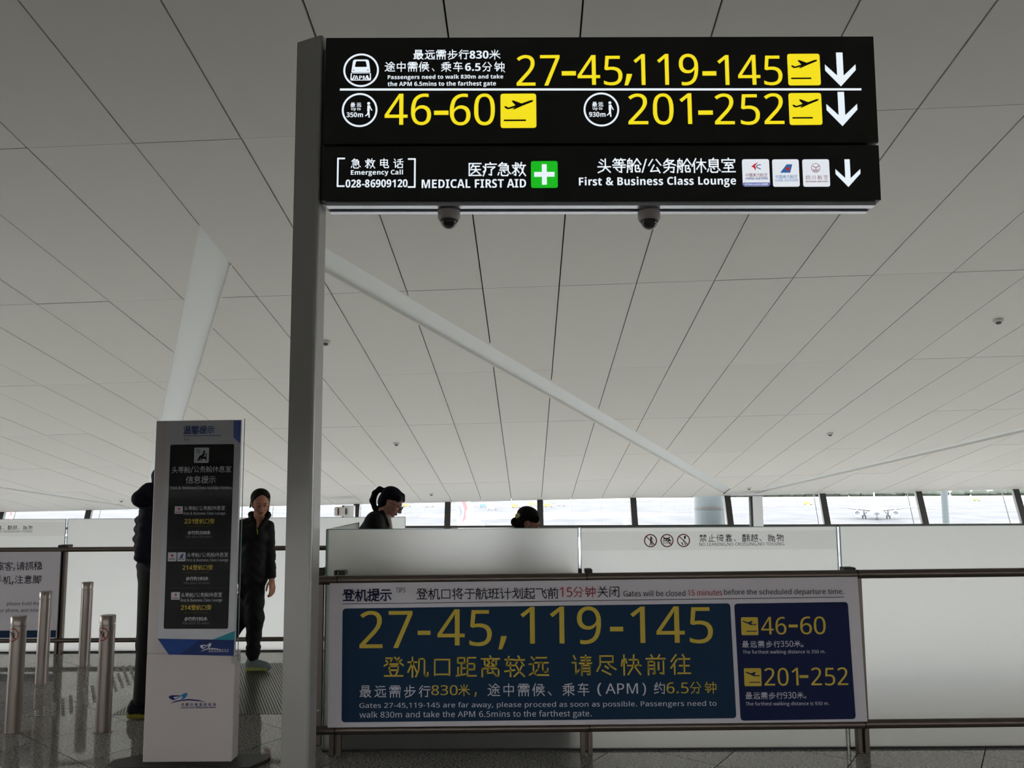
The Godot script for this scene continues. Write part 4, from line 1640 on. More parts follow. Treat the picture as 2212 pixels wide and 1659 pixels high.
func walking_woman() -> void:
	var skin := lin(0.66, 0.48, 0.40)
	var hair := lin(0.075, 0.065, 0.06)
	var lips := lin(0.52, 0.34, 0.30)
	var dark := lin(0.09, 0.07, 0.06)
	var coat := lin(0.085, 0.09, 0.095)
	var panel := lin(0.15, 0.155, 0.16)
	var pants := lin(0.05, 0.058, 0.075)
	var B := []
	var D := 8.31
	var f := -0.006
	# torso, leaning a little towards her step
	B.append(cap(P(-2.345, 1.235, D), P(-2.350, 1.08, D), 0.108, 0.112, coat, 0.04, f))
	B.append(cap(P(-2.425, 1.270, D + 0.01), P(-2.265, 1.262, D + 0.01), 0.078, 0.074, coat, 0.04, f))
	B.append(cap(P(-2.41, 1.19, D - 0.04), P(-2.31, 1.19, D - 0.04), 0.098, 0.095, coat, 0.04, f))
	B.append(cap(P(-2.350, 1.08, D), P(-2.350, 0.87, D), 0.115, 0.128, coat, 0.04, f))
	B.append(cap(P(-2.41, 1.05, D), P(-2.415, 0.87, D), 0.085, 0.100, coat, 0.04, f))
	B.append(cap(P(-2.30, 1.05, D), P(-2.310, 0.87, D), 0.072, 0.088, coat, 0.04, f))
	B.append(cap(P(-2.415, 0.845, D), P(-2.300, 0.845, D), 0.092, 0.086, coat, 0.012))
	# lighter side panel of the jacket along the waist
	B.append(cap(P(-2.250, 1.02, D - 0.055), P(-2.262, 0.95, D - 0.075), 0.018, 0.020, panel, 0.006))
	B.append(cap(P(-2.262, 0.95, D - 0.075), P(-2.285, 0.85, D - 0.075), 0.020, 0.014, panel, 0.006))
	# her left arm hangs at the side away from the totem
	B.append(cap(P(-2.232, 1.272, D), P(-2.212, 1.07, D + 0.01), 0.064, 0.050, coat, 0.02, f))
	B.append(cap(P(-2.212, 1.07, D + 0.01), P(-2.180, 0.84, D - 0.02), 0.049, 0.040, coat, 0.015, f))
	for i in 7:
		var t := i / 6.0
		B.append(ell(P(-2.208, 1.06, D + 0.01).lerp(P(-2.178, 0.835, D - 0.02), t), Vector3(0.052 - 0.008 * t, 0.013, 0.052 - 0.008 * t), coat, 0.006))
	# her right arm, mostly hidden by the totem
	B.append(cap(P(-2.455, 1.285, D), P(-2.50, 1.06, D + 0.03), 0.064, 0.052, coat, 0.03, f))
	B.append(cap(P(-2.50, 1.06, D + 0.03), P(-2.50, 0.83, D - 0.04), 0.050, 0.038, coat, 0.02, f))
	# trousers: front leg upright, back leg trailing
	B.append(cap(P(-2.340, 0.86, D), P(-2.322, 0.45, D - 0.02), 0.100, 0.078, pants, 0.04, f))
	B.append(cap(P(-2.322, 0.45, D - 0.02), P(-2.335, 0.13, D), 0.078, 0.054, pants, 0.03, f))
	B.append(ell(P(-2.335, 0.155, D), Vector3(0.064, 0.022, 0.062), pants, 0.015))
	B.append(ell(P(-2.330, 0.215, D), Vector3(0.069, 0.020, 0.066), pants, 0.015))
	B.append(cap(P(-2.37, 0.86, D + 0.04), P(-2.45, 0.47, D + 0.06), 0.102, 0.076, pants, 0.04, f))
	B.append(cap(P(-2.45, 0.47, D + 0.06), P(-2.64, 0.19, D + 0.07), 0.072, 0.052, pants, 0.03, f))
	# stand-up collar, open at the throat
	B.append(cap(P(-2.392, 1.385, D + 0.02), P(-2.318, 1.262, D - 0.105), 0.026, 0.020, coat, 0.012))
	B.append(cap(P(-2.218, 1.380, D - 0.02), P(-2.280, 1.258, D - 0.108), 0.024, 0.018, coat, 0.012))
	B.append(cap(P(-2.395, 1.390, D + 0.04), P(-2.235, 1.390, D + 0.03), 0.028, 0.026, coat, 0.02))
	var S := []
	shoe(S, P(-2.394, 0.002, D), P(-2.142, 0.004, D - 0.03), lin(0.42, 0.47, 0.46), lin(0.55, 0.58, 0.33))
	S.append(cap(P(-2.335, 0.09, D), P(-2.335, 0.16, D), 0.034, 0.040, lin(0.05, 0.05, 0.05), 0.01))
	shoe(S, P(-2.70, 0.11, D + 0.07), P(-2.52, 0.004, D + 0.05), lin(0.42, 0.47, 0.46), lin(0.55, 0.58, 0.33))
	# head bowed and turned towards her left, hair tied back with loose strands
	var H := []
	var hb := Basis(Vector3.UP, 0.42) * Basis(Vector3.RIGHT, 0.26)
	var o := P(-2.288, 1.484, D - 0.045)
	head(H, o, hb, skin, hair, lips, dark)
	H.append(cap(P(-2.312, 1.44, D + 0.01), P(-2.318, 1.31, D + 0.02), 0.048, 0.054, skin, 0.01))
	H.append(cap(P(-2.306, 1.325, D - 0.012), P(-2.290, 1.268, D - 0.098), 0.042, 0.018, skin, 0.008))
	H.append(cap(P(-2.290, 1.262, D - 0.132), P(-2.280, 1.215, D - 0.148), 0.0050, 0.0035, lin(0.62, 0.66, 0.20), 0.001))
	H.append(ell(o + hb * Vector3(0, 0.050, -0.034), Vector3(0.088, 0.084, 0.084), hair, 0.012, hb))
	H.append(ell(o + hb * Vector3(0, 0.005, -0.056), Vector3(0.084, 0.080, 0.054), hair, 0.012, hb))
	for s in [-1.0, 1.0]:
		# parted fringe swept back over the temples, ears left free
		H.append(cap(o + hb * Vector3(s * 0.012, 0.105, 0.036), o + hb * Vector3(s * 0.058, 0.070, 0.032), 0.011, 0.010, hair, 0.010))
		H.append(cap(o + hb * Vector3(s * 0.058, 0.070, 0.032), o + hb * Vector3(s * 0.072, 0.024, 0.002), 0.010, 0.010, hair, 0.010))
		H.append(cap(o + hb * Vector3(s * 0.072, 0.026, 0.004), o + hb * Vector3(s * 0.074, -0.012, 0.006), 0.006, 0.003, hair, 0.004))
	H.append(cap(o + hb * Vector3(-0.070, 0.0, -0.05), o + hb * Vector3(-0.086, -0.045, -0.045), 0.014, 0.006, hair, 0.008))
	H.append(ell(o + hb * Vector3(0, -0.030, -0.108), Vector3(0.036, 0.036, 0.030), hair, 0.01, hb))
	var W := []
	hand(W, P(-2.178, 0.815, D - 0.025), Vector3(0.12, -1, 0).normalized(), Vector3(-0.45, 0, 0.9).normalized(), Vector3(0.9, 0, 0.45).normalized(), skin, 0.55)
	hand(W, P(-2.50, 0.81, D - 0.04), Vector3(0, -1, 0), Vector3(0.2, 0, 0.98).normalized(), Vector3(-0.98, 0, 0.2).normalized(), skin, 0.55)
	person("woman in a dark zipped jacket and pale trainers walking with head bowed", P(-2.34, 0, D), B, [[S, 0.0055], [H, 0.004], [W, 0.004]])


func man_in_down_jacket() -> void:
	var coat := lin(0.085, 0.105, 0.145)
	var pants := lin(0.12, 0.12, 0.115)
	var skin := lin(0.56, 0.40, 0.33)
	var hair := lin(0.05, 0.05, 0.05)
	var dark := lin(0.07, 0.06, 0.06)
	var D := 6.72
	var B := []
	# seen from his back and side, facing along +x behind the totem
	B.append(cap(P(-2.615, 1.36, D), P(-2.600, 1.12, D), 0.165, 0.155, coat, 0.04, 0.020))
	B.append(cap(P(-2.60, 1.40, D - 0.14), P(-2.60, 1.40, D + 0.14), 0.10, 0.10, coat, 0.05, 0.012))
	B.append(cap(P(-2.600, 1.12, D), P(-2.590, 1.03, D), 0.152, 0.135, coat, 0.04, 0.020))
	B.append(cap(P(-2.61, 1.25, D - 0.08), P(-2.61, 1.25, D + 0.08), 0.14, 0.14, coat, 0.05, 0.020))
	for s in [-1.0, 1.0]:
		B.append(cap(P(-2.60, 1.40, D + s * 0.185), P(-2.625, 1.15, D + s * 0.215), 0.075, 0.064, coat, 0.03, 0.014))
		B.append(cap(P(-2.625, 1.15, D + s * 0.215), P(-2.45, 1.00, D + s * 0.18), 0.062, 0.050, coat, 0.02, 0.012))
	# hood lying on the shoulders
	B.append(cap(P(-2.715, 1.545, D - 0.09), P(-2.715, 1.545, D + 0.09), 0.062, 0.062, coat, 0.04))
	B.append(cap(P(-2.66, 1.60, D - 0.07), P(-2.60, 1.56, D - 0.10), 0.055, 0.050, coat, 0.04))
	B.append(cap(P(-2.66, 1.60, D + 0.07), P(-2.60, 1.56, D + 0.10), 0.055, 0.050, coat, 0.04))
	B.append(cap(P(-2.66, 1.595, D - 0.06), P(-2.66, 1.595, D + 0.06), 0.058, 0.058, coat, 0.04))
	# trousers
	for s in [-1.0, 1.0]:
		B.append(cap(P(-2.595, 0.98, D + s * 0.085), P(-2.610, 0.52, D + s * 0.095), 0.105, 0.082, pants, 0.04))
		B.append(cap(P(-2.610, 0.52, D + s * 0.095), P(-2.640, 0.13, D + s * 0.10), 0.080, 0.058, pants, 0.03))
	B.append(cap(P(-2.595, 1.03, D - 0.05), P(-2.595, 1.03, D + 0.05), 0.125, 0.125, pants, 0.03))
	var S := []
	for s in [-1.0, 1.0]:
		shoe(S, P(-2.735, 0.002, D + s * 0.10), P(-2.46, 0.004, D + s * 0.115), lin(0.07, 0.08, 0.11), lin(0.46, 0.43, 0.15))
	var H := []
	var hb := Basis(Vector3.UP, PI * 0.5)
	var o := P(-2.555, 1.66, D)
	head(H, o, hb, skin, hair, lin(0.46, 0.31, 0.28), dark)
	H.append(ell(o + hb * Vector3(0, 0.050, -0.024), Vector3(0.080, 0.076, 0.094), hair, 0.01, hb))
	H.append(ell(o + hb * Vector3(0, 0.0, -0.060), Vector3(0.076, 0.078, 0.050), hair, 0.01, hb))
	H.append(cap(P(-2.585, 1.60, D), P(-2.60, 1.46, D), 0.058, 0.065, skin, 0.02))
	var W := []
	for s in [-1.0, 1.0]:
		hand(W, P(-2.43, 0.99, D + s * 0.175), Vector3(0.8, -0.3, 0).normalized(), Vector3(0, 0.6, 0.3 * s).normalized(), Vector3(0.2, -0.5, -0.8 * s).normalized(), skin, 0.5)
	person("man in a quilted navy down jacket with a hood, standing behind the totem", P(-2.60, 0, D), B, [[S, 0.0055], [H, 0.004], [W, 0.004]])


func staff_member() -> void:
	var skin := lin(0.60, 0.44, 0.39)
	var hair := lin(0.045, 0.045, 0.05)
	var suit := lin(0.065, 0.065, 0.067)
	var shirt := lin(0.62, 0.57, 0.55)
	var D := 7.4
	# upper body placed by q, in steps of a slightly larger figure
	var q := func(x: float, y: float, dz: float) -> Vector3: return P(x * 1.072, 1.58 + (y - 1.58) * 1.072, D + dz)
	var B := []
	# trunk bent forward over the desk, facing +x
	B.append(cap(q.call(-1.025, 1.345, 0), q.call(-1.10, 1.15, 0), 0.098, 0.125, suit, 0.05))
	B.append(cap(q.call(-1.03, 1.36, - 0.14), q.call(-1.03, 1.36, 0.14), 0.078, 0.078, suit, 0.05))
	B.append(cap(q.call(-1.07, 1.25, - 0.09), q.call(-1.07, 1.25, 0.09), 0.11, 0.11, suit, 0.05))
	B.append(cap(q.call(-1.10, 1.15, 0), q.call(-1.13, 0.95, 0), 0.125, 0.14, suit, 0.05))
	B.append(cap(q.call(-0.985, 1.28, - 0.10), q.call(-0.995, 1.20, - 0.10), 0.07, 0.08, suit, 0.04))
	for s in [-1.0, 1.0]:
		B.append(cap(q.call(-1.03, 1.35, s * 0.17), q.call(-0.96, 1.15, s * 0.21), 0.066, 0.052, suit, 0.03))
		B.append(cap(q.call(-0.96, 1.15, s * 0.21), q.call(-0.78, 1.06, s * 0.12), 0.050, 0.036, suit, 0.02))
		B.append(cap(q.call(-1.13, 0.92, s * 0.08), P(-1.19, 0.50, D + s * 0.09), 0.105, 0.072, suit, 0.03))
		B.append(cap(P(-1.19, 0.50, D + s * 0.09), P(-1.21, 0.09, D + s * 0.09), 0.070, 0.045, suit, 0.03))
	var S := []
	for s in [-1.0, 1.0]:
		shoe(S, P(-1.27, 0.002, D + s * 0.09), P(-1.04, 0.004, D + s * 0.10), lin(0.04, 0.04, 0.04), lin(0.04, 0.04, 0.04))
	var H := []
	var hb := Basis(Vector3.UP, PI * 0.5) * Basis(Vector3.RIGHT, 0.50)
	var o := q.call(-0.918, 1.502, 0)
	head(H, o, hb, skin, hair, lin(0.50, 0.33, 0.31), lin(0.07, 0.06, 0.06))
	H.append(cap(q.call(-0.955, 1.47, 0), q.call(-1.000, 1.37, 0), 0.050, 0.055, skin, 0.02))
	H.append(ell(o + hb * Vector3(0, 0.052, -0.024), Vector3(0.078, 0.074, 0.090), hair, 0.01, hb))
	H.append(ell(o + hb * Vector3(0, 0.002, -0.062), Vector3(0.074, 0.082, 0.052), hair, 0.01, hb))
	H.append(cap(o + hb * Vector3(-0.06, 0.062, 0.040), o + hb * Vector3(0.06, 0.062, 0.040), 0.026, 0.026, hair, 0.02))
	H.append(cap(o + hb * Vector3(0, 0.082, 0.050), o + hb * Vector3(0, 0.060, 0.080), 0.028, 0.010, hair, 0.02))
	# ponytail: a loop of hair standing away from the head
	H.append(cap(q.call(-0.972, 1.592, 0), q.call(-1.010, 1.605, 0), 0.020, 0.022, hair, 0.008))
	H.append(cap(q.call(-1.010, 1.605, 0), q.call(-1.045, 1.575, 0), 0.022, 0.024, hair, 0.01))
	H.append(cap(q.call(-1.045, 1.575, 0), q.call(-1.062, 1.520, 0), 0.024, 0.026, hair, 0.01))
	H.append(cap(q.call(-1.062, 1.520, 0), q.call(-1.045, 1.455, 0), 0.026, 0.018, hair, 0.01))
	H.append(cap(q.call(-1.045, 1.470, 0), q.call(-1.000, 1.440, 0), 0.020, 0.020, hair, 0.01))
	# shirt front and lapel
	H.append(cap(q.call(-0.945, 1.385, - 0.03), q.call(-0.925, 1.27, - 0.04), 0.030, 0.030, shirt, 0.01))
	H.append(cap(q.call(-0.985, 1.425, - 0.05), q.call(-0.940, 1.335, - 0.075), 0.024, 0.020, suit, 0.01))
	H.append(cap(q.call(-0.985, 1.425, 0.05), q.call(-0.940, 1.335, 0.075), 0.024, 0.020, suit, 0.01))
	H.append(ell(q.call(-1.002, 1.385, - 0.125), Vector3(0.006, 0.006, 0.005), lin(0.6, 0.58, 0.55), 0.001))
	var W := []
	for s in [-1.0, 1.0]:
		hand(W, q.call(-0.76, 1.085, s * 0.11), Vector3(1, -0.02, -0.2 * s).normalized(), Vector3(0.1, 0, -s).normalized(), Vector3(0, 1, 0), skin, 0.25)
	var who := person("ponytailed staff member in a dark suit and glasses leaning over the desk", P(-1.1, 0, D), B, [[S, 0.0055], [H, 0.004], [W, 0.004]])
	var st := begin()
	for sx in [-1.0, 1.0]:
		var rim := []
		for i in 17:
			var a := TAU * i / 16.0
			rim.append(o + hb * Vector3(sx * 0.032 + 0.024 * cos(a), -0.004 + 0.019 * sin(a), 0.098 - 0.10 * absf(0.024 * cos(a) * sx + 0.032 * 1.0) * 0.5))
		tube(st, rim, 0.0022, 6, false)
		tube(st, [o + hb * Vector3(sx * 0.056, 0.002, 0.094), o + hb * Vector3(sx * 0.080, 0.004, 0.070), o + hb * Vector3(sx * 0.084, 0.0, -0.005)], 0.0022, 6)
	tube(st, [o + hb * Vector3(-0.010, 0.0, 0.102), o + hb * Vector3(0.010, 0.0, 0.102)], 0.0022, 6)
	obj("glasses", st, "frame_black", who)


func seated_colleague() -> void:
	var skin := lin(0.55, 0.40, 0.35)
	var hair := lin(0.04, 0.04, 0.04)
	var suit := lin(0.09, 0.09, 0.10)
	var D := 6.9
	var B := []
	B.append(cap(P(0.07, 1.10, D), P(0.07, 0.75, D), 0.12, 0.14, suit, 0.05))
	B.append(cap(P(0.07, 1.13, D - 0.14), P(0.07, 1.13, D + 0.14), 0.075, 0.075, suit, 0.05))
	for s in [-1.0, 1.0]:
		B.append(cap(P(0.07, 1.12, D + s * 0.17), P(0.12, 0.88, D + s * 0.2), 0.06, 0.05, suit, 0.03))
		B.append(cap(P(0.12, 0.88, D + s * 0.2), P(0.32, 0.80, D + s * 0.12), 0.05, 0.036, suit, 0.03))
		B.append(cap(P(0.08, 0.66, D + s * 0.09), P(0.46, 0.64, D + s * 0.1), 0.10, 0.075, suit, 0.04))
		B.append(cap(P(0.46, 0.64, D + s * 0.1), P(0.47, 0.20, D + s * 0.1), 0.072, 0.045, suit, 0.03))
	var S := []
	var H := []
	var hb := Basis(Vector3.UP, PI * 0.5) * Basis(Vector3.RIGHT, 0.45)
	var o := P(0.115, 1.340, D)
	head(H, o, hb, skin, hair, lin(0.42, 0.22, 0.22), lin(0.06, 0.05, 0.05))
	H.append(cap(P(0.095, 1.32, D), P(0.07, 1.18, D), 0.05, 0.055, skin, 0.02))
	H.append(ell(o + hb * Vector3(0, 0.050, -0.020), Vector3(0.080, 0.074, 0.092), hair, 0.01, hb))
	H.append(ell(o + hb * Vector3(0, 0.0, -0.052), Vector3(0.078, 0.082, 0.056), hair, 0.01, hb))
	H.append(cap(o + hb * Vector3(-0.06, 0.060, 0.040), o + hb * Vector3(0.06, 0.060, 0.040), 0.026, 0.026, hair, 0.02))
	H.append(ell(P(0.018, 1.352, D - 0.02), Vector3(0.034, 0.036, 0.034), hair, 0.01))
	H.append(ell(P(0.036, 1.400, D - 0.05), Vector3(0.020, 0.018, 0.020), lin(0.72, 0.70, 0.45), 0.004))
	for s in [-1.0, 1.0]:
		shoe(S, P(0.43, 0.112, D + s * 0.1), P(0.66, 0.115, D + s * 0.1), lin(0.04, 0.04, 0.04), lin(0.04, 0.04, 0.04))
	var W := []
	for s in [-1.0, 1.0]:
		hand(W, P(0.34, 0.80, D + s * 0.11), Vector3(1, -0.05, -0.1 * s).normalized(), Vector3(0.1, 0, -s).normalized(), Vector3(0, 1, 0), skin, 0.25)
	person("dark-haired person with a pale scrunchie, seated low behind the guard", P(0.1, 0.0, D), B, [[S, 0.0055], [H, 0.004], [W, 0.004]])
	var stool := thing("high_stool", "dark high stool under the seated person behind the guard", "stool", P(0.08, 0, D))
	var st := begin()
	lathe(st, [Vector2(0.0, 0.50), Vector2(0.19, 0.50), Vector2(0.20, 0.53), Vector2(0.18, 0.555), Vector2(0.0, 0.56)], P(0.10, 0, D), Vector3.UP, 24)
	obj("seat", st, "counter_grey", stool)
	st = begin()
	lathe(st, [Vector2(0.0, 0.0), Vector2(0.24, 0.0), Vector2(0.23, 0.02), Vector2(0.03, 0.04), Vector2(0.03, 0.50)], P(0.10, 0, D), Vector3.UP, 24)
	obj("stem", st, "rail_steel", stool)
	st = begin()
	tube(st, [P(0.13, 0.10, D), P(0.60, 0.10, D)], 0.012, 8)
	tube(st, [P(0.52, 0.10, D - 0.2), P(0.52, 0.10, D + 0.2)], 0.012, 8)
	obj("footrest", st, "rail_steel", stool)

# ---------------------------------------------------------------- outside
func build_outside() -> void:
	var root := setting("apron", P(0, -8, 300))
	var st := begin()
	box(st, P(-2600, -9, -400), P(2600, -8, 3200))
	obj("concrete", st, "apron_concrete", root)
	st = begin()
	slab(st, ellipse(14, 372, 52, 52, 48), Vector3(0, -8, 0), Vector3.RIGHT, Vector3.FORWARD, Vector3(0, 0.03, 0))
	obj("grass_island", st, "grass", root)
	for g in [[-700.0, 470.0, -60.0, 482.0], [120.0, 560.0, 900.0, 574.0], [-300.0, 640.0, 300.0, 668.0], [200.0, 760.0, 1200.0, 800.0], [-900.0, 700.0, -300.0, 740.0], [90.0, 395.0, 420.0, 402.0]]:
		st = begin()
		box(st, P(g[0], -8.0, g[1]), P(g[2], -7.96, g[3]))
		obj("taxiway_strip", st, "taxiway_dark", root)
	st = begin()
	box(st, P(-400, -8.0, 930), P(1500, -7.95, 1250))
	obj("far_grass", st, "grass", root)
	# tree belt on the horizon: crowns of uneven height
	st = begin()
	var x := 100.0
	while x < 1200.0:
		var r := rng.randf_range(6.0, 11.0)
		lathe(st, [Vector2(r * 0.7, 0.0), Vector2(r, r * 0.35), Vector2(r * 0.85, r * 0.75), Vector2(r * 0.4, r * 1.05), Vector2(0.0, r * 1.12)], P(x, -8.0, 1290 + rng.randf_range(-12, 12)), Vector3.UP, 8)
		x += r * 0.9
	var trees := obj("tree_belt", st, "tree_far")
	tag(trees, "dark belt of trees on the horizon beyond the airfield", "trees")
	trees.set_meta("kind", "stuff")
	# facade foot
	st = begin()
	box(st, P(-30, -8.0, 36.6), P(30, -6.4, 33.0))
	var foot := obj("wall_base", st, "wall_white")
	foot.set_meta("kind", "structure")
	# big round column and lamp pole outside the glazing
	var col := thing("round_column", "thick blue-grey round column just outside the window wall", "column", P(8.42, -8, 39.0))
	st = begin()
	lathe(st, [Vector2(0.70, -8.0), Vector2(0.66, -7.9), Vector2(0.66, 3.2), Vector2(0.0, 3.2)], P(8.42, 0, 39.0), Vector3.UP, 40)
	obj("shaft", st, "column_blue", col)
	st = begin()
	lathe(st, [Vector2(0.66, 0.78), Vector2(0.674, 0.78), Vector2(0.674, 0.90), Vector2(0.66, 0.90)], P(8.42, 0, 39.0), Vector3.UP, 40)
	obj("band", st, "frame_dark", col)
	var pole := thing("lamp_pole", "grey apron lamp pole beyond the window wall", "pole", P(37.95, -8, 80))
	st = begin()
	lathe(st, [Vector2(0.5, -8.0), Vector2(0.5, -7.6), Vector2(0.30, -7.5), Vector2(0.25, 16.0), Vector2(0.0, 16.0)], P(37.95, 0, 80), Vector3.UP, 20)
	obj("mast", st, "column_blue", pole)
	st = begin()
	box(st, P(36.2, 16.0, 80.4), P(39.7, 16.5, 79.6), 0.05)
	obj("lamp_head", st, "frame_dark", pole)
	aircraft("white twin-engined airliner facing the terminal nose on", P(119.5, -8, 300), -0.36, "aircraft_white", false)
	aircraft("parked airliner with a red and blue swallow mark on its white tail", P(0.4, -8, 102), 0.41, "aircraft_white", true)
	aircraft("parked airliner with a plain red tail fin", P(-73.0, -8, 132.5), 0.5, "tail_red", false)
	var v := [[-15.0, 600.0, 0, "white apron truck among the far service vehicles"], [-17.5, 560.0, 1, "blue conveyor vehicle among the far service vehicles"], [-11.0, 490.0, 0, "white box truck standing beyond the grass island"], [2.0, 541.0, 2, "orange tow tractor beyond the grass island"], [32.0, 599.0, 0, "white van standing alone on the apron"], [187.0, 577.0, 3, "yellow service truck near the nose-on airliner"], [370.0, 726.0, 3, "yellow truck on the far taxiway"], [-69.5, 600.0, 2, "orange baggage tractor on the apron"], [-54.0, 594.0, 0, "white follow car beside the baggage tractor"], [14.0, 620.0, 3, "yellow loader among the far service vehicles"], [22.0, 560.0, 2, "orange loader among the far service vehicles"]]
	for q in v:
		vehicle(P(q[0], -8, q[1]), ["vehicle_white", "vehicle_blue", "vehicle_orange", "vehicle_yellow"][q[2]], q[3])


func vehicle(at: Vector3, paint: String, label: String) -> void:
	var root := thing("service_vehicle", label, "vehicle", at, "service vehicles on the apron")
	var st := begin()
	box(st, at + Vector3(-3.6, 0.6, -1.2) * 0.75, at + Vector3(1.4, 2.9, 1.2) * 0.75, 0.1)
	obj("body", st, paint, root)
	st = begin()
	box(st, at + Vector3(1.6, 0.6, -1.15) * 0.75, at + Vector3(3.6, 2.3, 1.15) * 0.75, 0.25)
	var cab := obj("cab", st, "vehicle_white", root)
	st = begin()
	box(st, at + Vector3(2.2, 1.5, -1.2) * 0.75, at + Vector3(3.4, 2.1, 1.2) * 0.75, 0.05)
	obj("cab_window", st, "aircraft_dark", cab)
	for w in [[-2.5, -1.0], [-2.5, 1.0], [2.5, -1.0], [2.5, 1.0]]:
		st = begin()
		tube(st, [at + Vector3(w[0], 0.5, w[1] - 0.15) * 0.75, at + Vector3(w[0], 0.5, w[1] + 0.15) * 0.75], 0.38, 12)
		obj("wheel", st, "aircraft_dark", root)


# airliner: nose along +z before turning by yaw; "at" lies on the ground under the wing
func aircraft(label: String, at: Vector3, yaw: float, fin_paint: String, emblem: bool) -> void:
	var root := thing("airliner", label, "aircraft", at)
	var b := Basis(Vector3.UP, yaw)
	var g := func(x: float, y: float, z: float) -> Vector3: return at + b * Vector3(x, y, z)
	var axis := b * Vector3.BACK
	var st := begin()
	lathe(st, [Vector2(0.0, -21.0), Vector2(0.35, -20.6), Vector2(1.0, -17.0), Vector2(1.75, -11.0), Vector2(1.97, -7.0), Vector2(1.97, 11.0), Vector2(1.75, 13.4), Vector2(1.25, 15.2), Vector2(0.6, 16.3), Vector2(0.0, 16.7)], g.call(0, 3.55, 0), axis, 28)
	var fus := obj("fuselage", st, "aircraft_white", root)
	st = begin()
	for i in 6:
		var a := (i - 2.5) * 0.26
		var a2 := a + 0.20
		quad(st, g.call(sin(a) * 1.40, 4.10 + cos(a) * 0.25, 14.75), g.call(sin(a2) * 1.40, 4.10 + cos(a2) * 0.25, 14.75), g.call(sin(a2) * 1.22, 4.55 + cos(a2) * 0.25, 14.15), g.call(sin(a) * 1.22, 4.55 + cos(a) * 0.25, 14.15), axis + Vector3.UP)
	obj("cockpit_window", st, "aircraft_dark", fus)
	for s in [-1.0, 1.0]:
		st = begin()
		wing(st, g.call(s * 1.6, 2.9, 4.0), g.call(s * 1.6, 2.7, -3.0), g.call(s * 16.6, 4.3, -3.6), g.call(s * 16.6, 4.3, -5.2), 0.75, 0.16)
		var wn := obj("wing", st, "aircraft_white", root)
		st = begin()
		wing(st, g.call(s * 16.6, 4.3, -3.6), g.call(s * 16.6, 4.3, -5.2), g.call(s * 17.2, 6.4, -4.9), g.call(s * 17.2, 6.4, -5.6), 0.14, 0.08)
		obj("winglet", st, "aircraft_white", wn)
		st = begin()
		lathe(st, [Vector2(0.0, -1.6), Vector2(0.55, -1.6), Vector2(0.95, -0.2), Vector2(1.10, 1.4), Vector2(1.02, 2.3), Vector2(0.90, 2.4), Vector2(0.86, 1.9)], g.call(s * 5.75, 1.75, 3.2), axis, 24)
		var en := obj("engine", st, "aircraft_white", root)
		st = begin()
		lathe(st, [Vector2(0.88, 1.85), Vector2(0.25, 1.7), Vector2(0.0, 2.05)], g.call(s * 5.75, 1.75, 3.2), axis, 24)
		obj("fan", st, "aircraft_grey", en)
		st = begin()
		wing(st, g.call(s * 5.75, 2.7, 4.5), g.call(s * 5.75, 2.7, 0.5), g.call(s * 5.75, 3.3, 3.0), g.call(s * 5.75, 3.3, -0.5), 0.3, 0.3)
		obj("pylon", st, "aircraft_white", en)
		st = begin()
		wing(st, g.call(s * 0.6, 4.2, -16.0), g.call(s * 0.6, 4.2, -19.2), g.call(s * 6.2, 4.7, -18.8), g.call(s * 6.2, 4.7, -20.2), 0.28, 0.10)
		obj("tailplane", st, "aircraft_white", root)
		st = begin()
		tube(st, [g.call(s * 3.7, 2.6, -1.2), g.call(s * 3.7, 0.6, -1.2)], 0.16, 8)
		tube(st, [g.call(s * 3.7, 1.2, -1.2), g.call(s * 2.6, 2.4, -1.2)], 0.10, 6)
		for wh in [-0.45, 0.45]:
			tube(st, [g.call(s * 3.7 + wh - 0.18, 0.58, -1.2), g.call(s * 3.7 + wh + 0.18, 0.58, -1.2)], 0.58, 14)
		obj("main_gear", st, "aircraft_dark", root)
	st = begin()
	tube(st, [g.call(0, 2.0, 11.5), g.call(0, 0.4, 11.7)], 0.11, 8)
	for wh in [-0.24, 0.24]:
		tube(st, [g.call(wh - 0.1, 0.38, 11.7), g.call(wh + 0.1, 0.38, 11.7)], 0.38, 12)
	obj("nose_gear", st, "aircraft_dark", root)
	# fin with its dorsal fillet, as a profile with thickness
	st = begin()
	var fin := PackedVector2Array([Vector2(-9.5, 5.4), Vector2(-13.2, 6.4), Vector2(-15.0, 8.6), Vector2(-18.2, 12.0), Vector2(-20.2, 12.0), Vector2(-19.4, 8.0), Vector2(-18.7, 4.6), Vector2(-13.0, 4.9)])
	slab(st, fin, at - b.x * 0.16, axis, Vector3.UP, b.x * 0.32)
	var f := obj("fin", st, fin_paint, root)
	if emblem:
		for s in [-1.0, 1.0]:
			var o: Vector3 = at + b.x * (s * 0.161)
			st = begin()
			slab(st, PackedVector2Array([Vector2(-18.9, 9.1), Vector2(-16.8, 9.2), Vector2(-15.2, 7.9), Vector2(-14.9, 7.2), Vector2(-15.6, 7.3), Vector2(-15.6, 6.2), Vector2(-17.2, 5.6), Vector2(-16.4, 6.6), Vector2(-16.3, 7.4), Vector2(-17.2, 8.4)]), o, axis, Vector3.UP, b.x * (s * 0.02))
			obj("swallow_wing", st, "tail_red", f)
			st = begin()
			slab(st, PackedVector2Array([Vector2(-19.0, 8.0), Vector2(-17.6, 7.7), Vector2(-16.9, 7.0), Vector2(-17.5, 6.5), Vector2(-18.5, 6.3), Vector2(-17.7, 6.9), Vector2(-18.0, 7.4)]), o, axis, Vector3.UP, b.x * (s * 0.02))
			obj("swallow_tail", st, "tail_blue", f)


